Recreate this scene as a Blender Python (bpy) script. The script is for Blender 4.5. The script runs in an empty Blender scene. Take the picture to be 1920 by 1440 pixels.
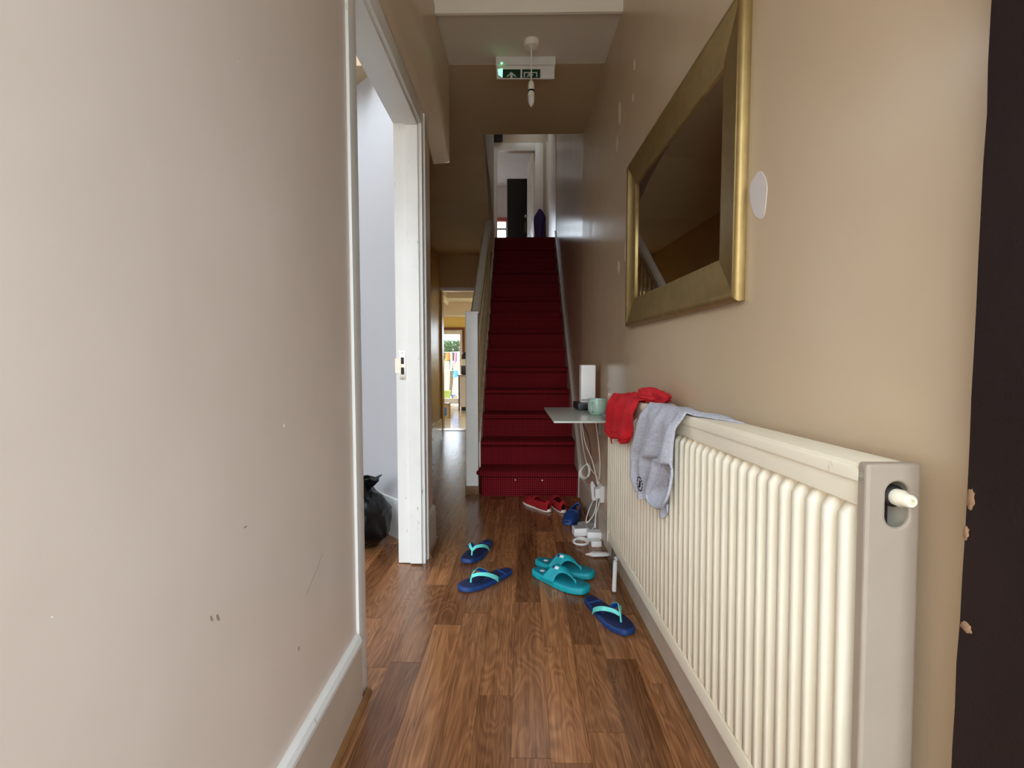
import bpy, bmesh, math, random
from mathutils import Vector, Matrix, noise

sc = bpy.context.scene
C = sc.collection
PI = math.pi
R = math.radians

# ------------------------------------------------------------------ camera
cam_d = bpy.data.cameras.new('camera')
cam = bpy.data.objects.new('camera', cam_d); C.objects.link(cam)
cam_d.sensor_width = 36.0
cam_d.lens = 920.0 / 1920.0 * 36.0
cam_d.clip_start = 0.02
cam.location = (0, 0, 0.95)
cam.rotation_euler = (R(90 - 3.235), 0, R(0.870))
sc.camera = cam

# ------------------------------------------------------------------ sky, exposure
w = bpy.data.worlds.new('sky'); sc.world = w; w.use_nodes = True
bg = w.node_tree.nodes['Background']
bg.inputs[0].default_value = (0.79, 0.90, 1.0, 1)
bg.inputs[1].default_value = 8.0
sc.view_settings.view_transform = 'Standard'
sc.view_settings.look = 'None'
sc.view_settings.gamma = 1.0
sc.view_settings.use_curve_mapping = False
sc.view_settings.exposure = 0.22
sc.cycles.max_bounces = 14
sc.cycles.diffuse_bounces = 9
sc.cycles.glossy_bounces = 5
sc.cycles.transparent_max_bounces = 8
sc.cycles.sample_clamp_indirect = 6.0
sc.cycles.caustics_reflective = False
sc.cycles.caustics_refractive = False

def portal(name, loc, rot, sx, sy):
    d = bpy.data.lights.new(name, 'AREA'); d.shape = 'RECTANGLE'; d.size = sx; d.size_y = sy
    d.cycles.is_portal = True
    o = bpy.data.objects.new(name, d); C.objects.link(o); o.location = loc; o.rotation_euler = rot
    return o
# sky light enters by the open front door, the front room's window, the patio door, the upstairs window and some added unseen openings
portal('portal_front_door', (0.02, -0.29, 1.06), (R(90), 0, 0), 1.0, 2.15)      # -Z -> +Y
portal('portal_front_room', (-2.0, -0.55, 1.42), (R(90), 0, 0), 2.6, 2.05)
portal('portal_patio', (-1.6, 11.62, 0.7), (R(-90), 0, 0), 0.7, 1.9)
portal('portal_kitchen', (-0.35, 11.62, 1.2), (R(-90), 0, 0), 1.3, 1.0)  # unseen kitchen window, added to brighten the kitchen
portal('portal_kitchen_roof', (-0.9, 9.2, 2.24), (0, 0, 0), 1.2, 2.0)  # kitchen roof opening, also added for more daylight there
portal('portal_upstairs', (-1.35, 12.15, 3.6), (R(-90), 0, 0), 2.2, 1.3)
portal('portal_landing', (0.2, 7.2, 5.0), (0, 0, 0), 0.3, 0.6)  # unseen landing rooflight, added to brighten the top of the stairs

# ------------------------------------------------------------------ material helpers
def lin(r, g, b):
    f = lambda c: (c/255/12.92) if c/255 <= 0.04045 else ((c/255+0.055)/1.055)**2.4
    return (f(r), f(g), f(b), 1)

class NT:
    def __init__(s, name):
        s.m = bpy.data.materials.new(name); s.m.use_nodes = True
        s.t = s.m.node_tree; s.b = s.t.nodes['Principled BSDF']
    def n(s, typ, ins=None, **kw):
        x = s.t.nodes.new(typ)
        for k, v in kw.items(): setattr(x, k, v)
        for k, v in (ins or {}).items(): s.put(x, k, v)
        return x
    def put(s, x, k, v):
        i = x.inputs[k]
        if isinstance(v, bpy.types.NodeSocket): s.t.links.new(v, i)
        elif isinstance(v, bpy.types.Node): s.t.links.new(v.outputs[0], i)
        else: i.default_value = v
    def set(s, **kw):
        for k, v in kw.items(): s.put(s.b, k.replace('_', ' '), v)
    def obj(s): return s.n('ShaderNodeTexCoord').outputs['Object']
    def mapping(s, vec, scale=(1,1,1), loc=(0,0,0)):
        return s.n('ShaderNodeMapping', {'Vector': vec, 'Scale': scale, 'Location': loc}).outputs[0]
    def noise(s, vec, scale, detail=3, rough=0.55, dist=0):
        return s.n('ShaderNodeTexNoise', {'Vector': vec, 'Scale': scale, 'Detail': detail, 'Roughness': rough, 'Distortion': dist}).outputs[0]
    def ramp(s, fac, stops):
        x = s.n('ShaderNodeValToRGB', {'Fac': fac}); e = x.color_ramp.elements
        while len(e) < len(stops): e.new(0.5)
        for q, (p, c) in zip(e, stops): q.position = p; q.color = c if len(c) == 4 else (*c, 1)
        return x.outputs[0]
    def mix(s, fac, a, b, mode='MIX'):
        x = s.n('ShaderNodeMix', data_type='RGBA', blend_type=mode)
        s.put(x, 0, fac); s.put(x, 6, a); s.put(x, 7, b); return x.outputs[2]
    def math(s, op, a, b=0.0):
        x = s.n('ShaderNodeMath', operation=op); s.put(x, 0, a); s.put(x, 1, b); return x.outputs[0]
    def bump(s, h, strength=0.2, dist=0.01):
        s.put(s.b, 'Normal', s.n('ShaderNodeBump', {'Height': h, 'Strength': strength, 'Distance': dist}).outputs[0])

M = {}
def plain(name, col, rough=0.5, metal=0.0, spec=0.5, var=0.06, vs=8.0, bump=0.0, bs=60.0, coat=0.0):
    k = NT(name); o = k.obj()
    n = k.noise(o, vs, 4)
    d = tuple(c*(1-var) for c in col[:3]) + (1,); l = tuple(min(1, c*(1+var)) for c in col[:3]) + (1,)
    k.set(Base_Color=k.ramp(n, [(0.3, d), (0.7, l)]), Roughness=rough, Metallic=metal)
    k.b.inputs['Specular IOR Level'].default_value = spec
    k.b.inputs['Coat Weight'].default_value = coat
    if bump: k.bump(k.noise(o, bs, 3), bump, 0.004)
    M[name] = k.m; return k

def wall_paint(name, base, dark, rough, wear=True):
    k = NT(name); o = k.obj()
    big = k.noise(o, 1.6, 4, 0.6)
    col = k.ramp(big, [(0.3, dark), (0.7, base)])
    if wear:                                                        # scuffs and small chips in the paint
        sc1 = k.noise(k.mapping(o, (3, 9, 22)), 3.0, 5, 0.7, 1.2)
        col = k.mix(k.ramp(sc1, [(0.70, (0,0,0)), (0.80, (0.35,)*3)]), col, tuple(c*0.55 for c in dark[:3])+(1,))
        ch = k.n('ShaderNodeTexVoronoi', {'Vector': o, 'Scale': 3.1}).outputs[0]
        col = k.mix(k.ramp(ch, [(0.012, (0.8,)*3), (0.02, (0,0,0))]), col, (0.75, 0.72, 0.68, 1))
    k.set(Base_Color=col, Roughness=k.math('ADD', k.math('MULTIPLY', k.noise(o, 5, 3), 0.06), rough-0.03))
    und = k.noise(o, 3.2, 2)
    fine = k.noise(o, 170, 2)
    k.bump(k.math('ADD', k.math('MULTIPLY', und, 4.0), k.math('MULTIPLY', fine, 0.10)), 0.16, 0.006)
    M[name] = k.m
wall_paint('beige_wall', lin(213,195,171), lin(206,187,161), 0.34)
wall_paint('left_wall', lin(216,200,186), lin(208,191,176), 0.36, False)
wall_paint('satin_wall', lin(208,187,157), lin(202,180,150), 0.22, False)
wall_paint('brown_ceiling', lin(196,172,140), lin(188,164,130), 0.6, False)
wall_paint('white_ceiling', lin(222,212,198), lin(212,202,188), 0.7, False)
wall_paint('bulkhead_cream', lin(250,244,230), lin(246,238,222), 0.6, False)
wall_paint('room_wall', lin(184,182,183), lin(178,176,178), 0.5, False)
wall_paint('yellow_wall', lin(246,226,150), lin(240,216,140), 0.6, False)
wall_paint('golden_wall', lin(190,155,100), lin(178,142,88), 0.35, False)
wall_paint('pale_room_wall', lin(232,224,222), lin(226,218,216), 0.6, False)
wall_paint('render_outside', lin(190,180,168), lin(176,166,154), 0.8, False)

def gloss_white(name, col, wear=0.0):
    k = NT(name); o = k.obj()
    n = k.noise(o, 6, 4)
    c = k.ramp(n, [(0.3, tuple(v*0.93 for v in col[:3])+(1,)), (0.7, col)])
    if wear:
        ch = k.noise(k.mapping(o, (60, 60, 14)), 1.0, 5, 0.7)
        c = k.mix(k.ramp(ch, [(0.66, (0,0,0)), (0.72, (wear,)*3)]), c, lin(120,104,84))
    k.set(Base_Color=c, Roughness=0.32)
    k.bump(k.noise(k.mapping(o, (40, 40, 4)), 1.0, 3), 0.12, 0.003)
    M[name] = k.m
gloss_white('white_gloss', lin(226,224,218), 0.6)
gloss_white('skirting_white', lin(206,198,186), 0.15)
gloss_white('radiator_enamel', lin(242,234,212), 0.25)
gloss_white('newel_paint', lin(246,242,232), 0.35)
plain('skirting_taupe', lin(190,174,156), 0.4)
plain('dark_brown_paint', lin(34,21,19), 0.6, spec=0.25, bump=0.2, bs=400, var=0.15)
plain('chip_wood', lin(150,116,86), 0.7, bump=0.5)
plain('beading_wood', lin(122,84,48), 0.45, var=0.25, vs=20)
plain('scratch_dark', lin(150,132,116), 0.6)
plain('scuff', lin(216,198,172), 0.4)
plain('filler', lin(214,206,200), 0.8, var=0.03)
plain('metal', lin(190,186,178), 0.25, 1.0)
plain('brass_plate', lin(176,150,110), 0.3, 1.0)
plain('black_hole', lin(30,22,16), 0.7)
plain('floor_base', lin(40,26,18), 0.8)
plain('brick_red', lin(170,116,84), 0.9, var=0.25, vs=3)
plain('radiator_side_shaded', lin(164,150,134), 0.4, var=0.05)  # near end panel, enamel darkened for the shade of a body in the doorway
plain('slab', lin(160,150,138), 0.9)
plain('concrete', lin(168,162,152), 0.9, var=0.15)
plain('kitchen_tile', lin(236,226,206), 0.12, var=0.05)
plain('grout', lin(170,160,140), 0.8)
plain('patio_brown', lin(120,62,28), 0.4, var=0.2)
plain('upvc', lin(240,240,240), 0.3)
plain('white_plastic', lin(244,243,240), 0.35, var=0.03)
plain('grey_plastic', lin(172,166,162), 0.4, var=0.05)
plain('black_plastic', lin(18,17,17), 0.35)
plain('black_gloss', lin(12,11,12), 0.3)
plain('cable_white', lin(240,238,232), 0.4, var=0.03)
plain('mug_glaze', lin(178,206,190), 0.15, coat=0.4, var=0.04)
plain('blue_paper', lin(150,185,215), 0.5)
plain('gold_frame', lin(164,138,88), 0.42, 0.8, var=0.1, vs=30)
plain('navy_rubber', lin(12,54,112), 0.5, var=0.2, vs=30, bump=0.3, bs=300)
plain('navy_bed', lin(8,26,66), 0.6, var=0.4, vs=25, bump=0.4, bs=500)
plain('mint_strap', lin(112,226,214), 0.4, var=0.05)
plain('blue_strap', lin(28,92,190), 0.4)
plain('teal_rubber', lin(0,158,170), 0.45, var=0.12, vs=25, bump=0.3, bs=350)
plain('teal_bed', lin(0,128,146), 0.5, var=0.15, vs=25, bump=0.4, bs=600)
plain('logo_white', lin(232,236,236), 0.5)
plain('logo_navy', lin(18,40,96), 0.5)
plain('red_canvas', lin(158,6,16), 0.85, var=0.15, vs=40, bump=0.4, bs=600)
plain('sole_white', lin(232,218,208), 0.6)
plain('red_cloth', lin(206,14,30), 0.85, var=0.12, vs=30, bump=0.3, bs=500)
plain('bin_bag', lin(6,6,7), 0.3, spec=0.3, var=0.3, bump=0.3, bs=40)
plain('purple_cloth', lin(58,40,92), 0.85)
plain('wardrobe_black', lin(14,14,17), 0.4)
plain('red_frame', lin(190,96,84), 0.6)
plain('card_box', lin(176,150,110), 0.8, var=0.2)
plain('print_blue', lin(70,110,160), 0.6, var=0.4, vs=30)
plain('cloth_orange', lin(240,110,40), 0.8)
plain('cloth_pink', lin(240,120,150), 0.8)
plain('cloth_blue', lin(70,140,235), 0.8)
plain('cloth_yellow', lin(120,130,40), 0.8)
plain('cloth_pale', lin(190,215,230), 0.8)
plain('trunk', lin(96,74,50), 0.9)
plain('pot', lin(190,120,80), 0.8)
plain('bulb_white', lin(236,230,214), 0.3)
plain('sign_green', lin(0,48,26), 0.4)
plain('sign_white', lin(200,206,200), 0.4)
plain('sign_case', lin(226,222,216), 0.4)
plain('tube_white', lin(250,250,246), 0.3)
plain('handrail_paint', lin(214,204,184), 0.35)
plain('spindle_paint', lin(196,172,128), 0.5, var=0.15)

def glass(name, col=(1,1,1,1), rough=0.02, alpha=0.15):
    k = NT(name); k.set(Base_Color=col, Roughness=rough, Alpha=alpha); k.b.inputs['IOR'].default_value = 1.45
    M[name] = k.m
glass('pane_glass', (0.9,0.95,0.95,1), 0.02, 0.08)
glass('bulb_glass', (0.95,0.92,0.86,1), 0.08, 0.45)
k = NT('shelf_glass'); k.set(Base_Color=lin(206,210,200), Roughness=0.14); k.b.inputs['Specular IOR Level'].default_value = 0.25; M['shelf_glass'] = k.m
k = NT('mirror_glass'); k.set(Base_Color=(0.86,0.87,0.86,1), Metallic=1.0, Roughness=0.015); M['mirror_glass'] = k.m
k = NT('led_green'); k.set(Base_Color=(0,0.3,0.1,1)); k.b.inputs['Emission Color'].default_value = (0.15,1,0.4,1); k.b.inputs['Emission Strength'].default_value = 3.0; M['led_green'] = k.m
k = NT('leaf'); k.set(Base_Color=k.ramp(k.n('ShaderNodeObjectInfo').outputs['Random'], [(0, lin(34,72,16)), (1, lin(70,108,34))]), Roughness=0.6); M['leaf'] = k.m

# wood laminate: every plank takes its own grain and tone
k = NT('laminate'); o = k.obj(); rnd = k.n('ShaderNodeObjectInfo').outputs['Random']
off = k.n('ShaderNodeCombineXYZ', {'X': k.math('MULTIPLY', rnd, 37.0), 'Y': k.math('MULTIPLY', rnd, 91.0), 'Z': k.math('MULTIPLY', rnd, 13.0)}).outputs[0]
p = k.n('ShaderNodeVectorMath', {0: o, 1: off}, operation='ADD').outputs[0]
warp = k.noise(k.mapping(p, (7.0, 0.9, 1)), 1.3, 3, 0.5, 0.6)
fine = k.noise(k.mapping(p, (190, 4.0, 1)), 1.0, 4, 0.6, 0.2)
broad = k.noise(k.mapping(p, (26, 1.6, 1)), 1.0, 4, 0.6, 0.5)
rings = k.math('SINE', k.math('MULTIPLY', warp, 135.0))
g = k.math('ADD', k.math('ADD', k.math('MULTIPLY', fine, 0.50), k.math('MULTIPLY', broad, 0.36)), k.math('ADD', k.math('MULTIPLY', rings, 0.05), 0.06))
col = k.ramp(g, [(0.27, lin(84,50,28)), (0.48, lin(142,95,60)), (0.70, lin(184,130,86))])
tone = k.ramp(rnd, [(0.0, (0.50,0.46,0.44)), (0.3, (0.74,0.71,0.69)), (0.65, (0.92,0.90,0.88)), (1.0, (1.16,1.14,1.10))])
col = k.mix(1.0, col, tone, 'MULTIPLY')
knots = k.noise(k.mapping(p, (9, 2.2, 1)), 1.1, 3, 0.5, 1.5)
col = k.mix(k.ramp(knots, [(0.62, (0,0,0)), (0.80, (0.55,)*3)]), col, lin(66,40,24))
k.set(Base_Color=col, Roughness=0.225)
k.b.inputs['Specular IOR Level'].default_value = 0.5
M['laminate'] = k.m

# red stair carpet with a fine grid of lighter dots
k = NT('carpet'); o = k.obj()
sep = k.n('ShaderNodeSeparateXYZ', {0: o})
s = 2*PI/0.0145
gx = k.math('SINE', k.math('MULTIPLY', sep.outputs[0], s))
gz = k.math('SINE', k.math('MULTIPLY', k.math('ADD', sep.outputs[1], sep.outputs[2]), s))
dots = k.ramp(k.math('MULTIPLY', k.math('ADD', gx, 1.0), k.math('ADD', gz, 1.0)), [(0.28, (0,0,0)), (0.8, (1,1,1))])
fuzz = k.noise(o, 420, 3)
col = k.mix(dots, lin(92,8,15), lin(156,48,52))
col = k.mix(0.35, col, k.ramp(fuzz, [(0.3, lin(78,6,11)), (0.7, lin(122,22,30))]))
k.set(Base_Color=col, Roughness=0.95); k.b.inputs['Specular IOR Level'].default_value = 0.1
k.bump(k.math('ADD', k.math('MULTIPLY', dots, 0.6), fuzz), 0.5, 0.004); M['carpet'] = k.m

# heather grey jersey
k = NT('grey_jersey'); o = k.obj()
n1 = k.noise(o, 260, 4, 0.7); n2 = k.noise(k.mapping(o, (1, 1, 3)), 60, 3)
k.set(Base_Color=k.mix(0.4, k.ramp(n1, [(0.3, lin(150,152,164)), (0.7, lin(214,216,226))]), k.ramp(n2, [(0.3, lin(168,170,182)), (0.7, lin(208,210,220))])), Roughness=0.95)
k.bump(n1, 0.3, 0.002); M['grey_jersey'] = k.m

# ------------------------------------------------------------------ mesh helpers
def link(name, me, mat=None, parent=None):
    o = bpy.data.objects.new(name, me); C.objects.link(o)
    if mat is not None:
        for m_ in ([mat] if isinstance(mat, str) else mat): me.materials.append(M[m_])
    if parent is not None: o.parent = parent
    return o
def from_bm(name, bm, mat, parent=None, smooth=False):
    bmesh.ops.recalc_face_normals(bm, faces=bm.faces)
    me = bpy.data.meshes.new(name); bm.to_mesh(me); bm.free()
    if smooth:
        for p_ in me.polygons: p_.use_smooth = True
        me.set_sharp_from_angle(angle=R(50))
    return link(name, me, mat, parent)
def tag(o, label=None, cat=None, group=None, kind=None):
    if label: o['label'] = label
    if cat: o['category'] = cat
    if group: o['group'] = group
    if kind: o['kind'] = kind
    return o
def empty(name, loc=(0,0,0), rot=(0,0,0), parent=None):
    o = bpy.data.objects.new(name, None); C.objects.link(o); o.location = loc; o.rotation_euler = rot
    o.empty_display_size = 0.05
    if parent: o.parent = parent
    return o
def b_box(bm, x0, x1, y0, y1, z0, z1, bev=0.0, seg=2):
    r = bmesh.ops.create_cube(bm, size=1.0)['verts']
    for v in r:
        v.co = Vector((x0+(v.co.x+.5)*(x1-x0), y0+(v.co.y+.5)*(y1-y0), z0+(v.co.z+.5)*(z1-z0)))
    if bev > 0:
        es = list({e for v in r for e in v.link_edges})
        bmesh.ops.bevel(bm, geom=es, offset=bev, segments=seg, profile=0.7, affect='EDGES')
def box(name, b, mat, parent=None, bev=0.0, seg=2):
    bm = bmesh.new(); b_box(bm, *b, bev, seg); return from_bm(name, bm, mat, parent, bev > 0)
def b_prism(bm, pts, z0, z1):                                       # plan polygon extruded upward
    lo = [bm.verts.new((x, y, z0)) for x, y in pts]; hi = [bm.verts.new((x, y, z1)) for x, y in pts]
    bm.faces.new(lo[::-1]); bm.faces.new(hi)
    n = len(pts)
    for i in range(n): bm.faces.new((lo[i], lo[(i+1) % n], hi[(i+1) % n], hi[i]))
def prism(name, pts, z0, z1, mat, parent=None):
    bm = bmesh.new(); b_prism(bm, pts, z0, z1); return from_bm(name, bm, mat, parent)
def b_extr(bm, prof, a0, a1, f):                                    # profile points mapped by f(p, q, a)
    A = [bm.verts.new(f(p_, q_, a0)) for p_, q_ in prof]; B = [bm.verts.new(f(p_, q_, a1)) for p_, q_ in prof]
    n = len(prof)
    bm.faces.new(A[::-1]); bm.faces.new(B)
    for i in range(n): bm.faces.new((A[i], A[(i+1) % n], B[(i+1) % n], B[i]))
def extr(name, prof, a0, a1, f, mat, parent=None, smooth=False):
    bm = bmesh.new(); b_extr(bm, prof, a0, a1, f); return from_bm(name, bm, mat, parent, smooth)
def catmull(P, n=6, closed=False):
    P = [Vector(p_) for p_ in P]; out = []; L = len(P)
    rng = range(L) if closed else range(L-1)
    for i in rng:
        g = lambda j: P[j % L] if closed else P[max(0, min(L-1, j))]
        a, b, c, d = g(i-1), g(i), g(i+1), g(i+2)
        for q in range(n):
            t = q/n
            out.append(0.5*((2*b)+(c-a)*t+(2*a-5*b+4*c-d)*t*t+(3*b-a-3*c+d)*t**3))
    if not closed: out.append(P[-1])
    return out
def b_tube(bm, pts, r, seg=8, closed=False):
    pts = [Vector(p_) for p_ in pts]; n = len(pts); rings = []
    up = Vector((0.13, 0.21, 0.97)).normalized()
    for i, p_ in enumerate(pts):
        t = (pts[(i+1) % n]-pts[i-1]) if closed else (pts[min(i+1, n-1)]-pts[max(i-1, 0)])
        t.normalize()
        a = t.cross(up)
        if a.length < 1e-3: a = t.cross(Vector((1, 0, 0)))
        a.normalize(); b = t.cross(a)
        rr = r(i/(n-1)) if callable(r) else r
        rings.append([bm.verts.new(p_+a*math.cos(2*PI*k_/seg)*rr+b*math.sin(2*PI*k_/seg)*rr) for k_ in range(seg)])
    for i in range(n if closed else n-1):
        A, B = rings[i], rings[(i+1) % n]
        for k_ in range(seg): bm.faces.new((A[k_], A[(k_+1) % seg], B[(k_+1) % seg], B[k_]))
    if not closed: bm.faces.new(rings[0][::-1]); bm.faces.new(rings[-1])
def tube(name, pts, r, mat, parent=None, seg=8, smooth=6, closed=False):
    bm = bmesh.new(); b_tube(bm, catmull(pts, smooth, closed) if smooth else pts, r, seg, closed)
    return from_bm(name, bm, mat, parent, True)
def lathe(name, prof, mat, parent=None, seg=24, loc=None):
    bm = bmesh.new(); rings = []
    for r_, z_ in prof:
        if r_ < 1e-6: rings.append([bm.verts.new((0, 0, z_))])
        else: rings.append([bm.verts.new((r_*math.cos(2*PI*k_/seg), r_*math.sin(2*PI*k_/seg), z_)) for k_ in range(seg)])
    for A, B in zip(rings, rings[1:]):
        for k_ in range(seg):
            k2 = (k_+1) % seg
            if len(A) == 1 and len(B) == 1: continue
            if len(A) == 1: bm.faces.new((A[0], B[k_], B[k2]))
            elif len(B) == 1: bm.faces.new((A[k_], A[k2], B[0]))
            else: bm.faces.new((A[k_], A[k2], B[k2], B[k_]))
    o = from_bm(name, bm, mat, parent, True)
    if loc: o.location = loc
    return o
def grid(name, nu, nv, f, mat, parent=None, thick=0.0, skip=None, sub=0):
    bm = bmesh.new()
    V = [[bm.verts.new(f(i/nu, j/nv)) for j in range(nv+1)] for i in range(nu+1)]
    for i in range(nu):
        for j in range(nv):
            if skip and skip((i+.5)/nu, (j+.5)/nv): continue
            bm.faces.new((V[i][j], V[i+1][j], V[i+1][j+1], V[i][j+1]))
    loose = [v for v in bm.verts if not v.link_faces]
    bmesh.ops.delete(bm, geom=loose, context='VERTS')
    o = from_bm(name, bm, mat, parent, True)
    if thick:
        s_ = o.modifiers.new('solid', 'SOLIDIFY'); s_.thickness = thick; s_.offset = 0
    if sub:
        s_ = o.modifiers.new('sub', 'SUBSURF'); s_.levels = sub; s_.render_levels = sub
    return o
def struct(o, label, cat=None): return tag(o, label, cat, None, 'structure')
def lerp(P, t):                                                     # polyline by index parameter
    x = t*(len(P)-1); i = min(int(x), len(P)-2); q = x-i
    return tuple(a+(b-a)*q for a, b in zip(P[i], P[i+1]))

# ------------------------------------------------------------------ the shell of the house
WR = lambda y: 0.50-0.026*y if y < 3.3 else 0.4142+(y-3.3)*0.0115    # right wall surface, x at depth y
WL = -0.445                                                         # left wall surface in the entry
struct(box('ground', (-30,30,-30,40,-0.40,-0.30), 'concrete'), 'pale paved ground outside the house', 'ground')

# right wall, straight through from the front door to the upstairs room
rp = [(WR(-0.3), -0.3), (WR(3.3), 3.3), (WR(8.2), 8.2)]
wr = prism('wall_right', rp + [(0.62, 8.2), (0.62, -0.3)], -0.1, 5.0, 'satin_wall')
struct(wr, 'long beige painted wall running past the radiator and up the stairs', 'wall')
# filler patch left unpainted beside the mirror
pts = []
for i in range(28):
    a = 2*PI*i/28; rr = 1+0.07*math.sin(3*a+1)+0.04*math.sin(5*a)
    u, v = 0.036*math.cos(a)*rr, 0.054*math.sin(a)*rr
    pts.append((0.999+u*0.92-v*0.18*-1*0.3, 1.269+v*0.86+u*0.25))
bm = bmesh.new()
A = [bm.verts.new((WR(y)-0.0012, y, z)) for y, z in pts]; B = [bm.verts.new((WR(y)+0.002, y, z)) for y, z in pts]
bm.faces.new(A)
for i in range(28): bm.faces.new((A[i], A[(i+1) % 28], B[(i+1) % 28], B[i]))
from_bm('filler_patch', bm, 'filler', wr)

# old scuffs in the paint between the mirror and the stairs
for (y_, z_, ry, rz, tl) in [(1.988, 2.084, 0.0247, 0.0249, 0.15), (2.006, 1.97, 0.0211, 0.0168, 0), (2.238, 2.022, 0.042, 0.0517, 0.12), (2.284, 1.913, 0.033, 0.0409, 0.1), (2.003, 1.144, 0.043, 0.0344, -0.2), (2.088, 1.391, 0.0557, 0.0445, -0.15), (2.411, 0.809, 0.063, 0.017, -0.2), (2.222, 1.349, 0.0422, 0.0285, 0.1)]:
    bm = bmesh.new(); A, B = [], []
    for i in range(16):
        a = 2*PI*i/16; rr = 1+0.25*noise.noise(Vector((math.cos(a)*1.5+y_*9, math.sin(a)*1.5, z_*7)))
        yy = y_+0.45*ry*math.cos(a)*rr+tl*rz*math.sin(a)*0.6; zz_ = z_+rz*math.sin(a)*rr
        A.append(bm.verts.new((WR(yy)-0.0008, yy, zz_))); B.append(bm.verts.new((WR(yy)+0.001, yy, zz_)))
    bm.faces.new(A)
    for i in range(16): bm.faces.new((A[i], A[(i+1) % 16], B[(i+1) % 16], B[i]))
    from_bm('paint_scuff', bm, 'scuff', wr)

# front door leaf, swung open flat along the right wall; its free edge is worn and chipped
fd = empty('door_6', (0.489, -0.27, 0.01)); struct(fd, 'dark brown front door swung open against the right wall at far right', 'front door')
bm = bmesh.new(); zz = [i*0.045 for i in range(46)]; fv = [[], [], [], []]
for z in zz:
    e = 0.757+0.0035*noise.noise(Vector((z*3.1, 1.7, 0)))+0.0015*noise.noise(Vector((z*15, 5, 0)))
    for q, (x, y) in enumerate(((-0.046, e), (-0.002, e), (-0.002, 0.0), (-0.046, 0.0))): fv[q].append(bm.verts.new((x, y, z)))
for i in range(45):
    for q in range(4):
        q2 = (q+1) % 4; bm.faces.new((fv[q][i], fv[q][i+1], fv[q2][i+1], fv[q2][i]))
bm.faces.new([fv[q][0] for q in range(4)]); bm.faces.new([fv[q][-1] for q in (3, 2, 1, 0)])
lfd = from_bm('leaf', bm, 'dark_brown_paint', fd)
for (dy, z, sy, sz) in ((-0.004, 0.800, 0.004, 0.010), (-0.001, 0.765, 0.003, 0.007), (-0.006, 0.672, 0.006, 0.005)):
    bm = bmesh.new(); bmesh.ops.create_icosphere(bm, subdivisions=3, radius=1)
    for v in bm.verts:
        n_ = 1+0.5*noise.noise(v.co*1.9+Vector((z*9, 0, 0)))
        v.co = Vector((-0.046+v.co.x*0.0014, 0.755+dy+v.co.y*sy*n_, z+v.co.z*sz*n_))
    from_bm('paint_chip', bm, 'chip_wood', lfd, True)
box('latch_plate', (-0.034, -0.014, 0.7555, 0.7615, 0.70, 0.84), 'brass_plate', lfd, 0.0005)

# left wall of the entry: near piece, piece over the door, far stub that turns diagonally into the corridor
wl = empty('wall_left', (WL, 0, 0)); struct(wl, 'beige scuffed entry wall on the left up to the white doorway', 'wall')
def wpart(name, o): o.parent = wl; o.matrix_parent_inverse = wl.matrix_basis.inverted(); return o
wpart('', box('wall_face', (WL-0.10, WL, -0.3, 1.30, 0, 2.75), 'left_wall'))
wpart('', box('wall_over_door', (WL-0.10, WL, 1.30, 2.25, 1.985, 2.75), 'left_wall'))
wpart('', prism('wall_corner', [(WL-0.10,2.225),(WL,2.225),(WL,2.47),(-1.01,3.03),(-1.01,6.24),(-1.12,6.24),(-1.12,3.03),(-0.565,2.47),(-0.545,2.45)], 0, 2.75, 'beige_wall'))
# small scratches and chips in the paint of the near piece
for (y_, z_, ry, rz, tl, kd_) in [(0.6967, 0.565, 0.005, 0.0063, -0.8, 'd'), (0.682, 0.5715, 0.0036, 0.0054, -0.8, 'd'), (0.776, 0.6732, 0.0076, 0.0013, 0, 'd'), (0.7956, 1.4141, 0.003, 0.0013, 0, 'l'), (0.4476, 0.7018, 0.0021, 0.0008, 0, 'l'), (0.9518, 0.3612, 0.0046, 0.0043, 0.2, 'd'), (0.9161, 0.819, 0.0042, 0.0035, 0, 'l'), (1.0357, 0.4786, 0.082, 0.0012, 0, 'd')]:
    bm = bmesh.new(); A, B = [], []
    for i in range(10):
        a = 2*PI*i/10; yy = y_+0.6*ry*math.cos(a)+tl*rz*math.sin(a)*0.5; zz_ = z_+rz*math.sin(a)+(0.35*ry*math.cos(a) if ry > 0.02 else 0)
        A.append(bm.verts.new((0.0006, yy, zz_))); B.append(bm.verts.new((-0.001, yy, zz_)))
    bm.faces.new(A)
    for i in range(10): bm.faces.new((A[i], A[(i+1) % 10], B[(i+1) % 10], B[i]))
    from_bm('paint_scratch', bm, 'scratch_dark' if kd_ == 'd' else 'filler', wl)
# plaster boxing at the top of the far corner: flush with the head at the door, square at its end
def boxing(t, v):
    y = 1.32+t*(2.588-1.32)
    zb = 2.03 if y < 2.27 else 2.03-(y-2.27)/(2.588-2.27)*0.09
    x_ = -0.362-0.012*(1-t)
    prof = [(WL+0.001, zb), (WL+0.02 + (x_-WL-0.02)*max(0, min(1, (y-2.0)/0.5))*0.85, zb+0.008), (x_, zb+0.13*(1-max(0, min(1, (y-2.1)/0.4)))+0.015), (x_, 2.46)]
    x, z = lerp(prof, v); return (x-WL, y, z)
bx = grid('boxing', 18, 12, boxing, 'beige_wall', wl)
box('boxing_end', (0.0, 0.083, 2.584, 2.588, 1.945, 2.46), 'beige_wall', wl)
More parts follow.
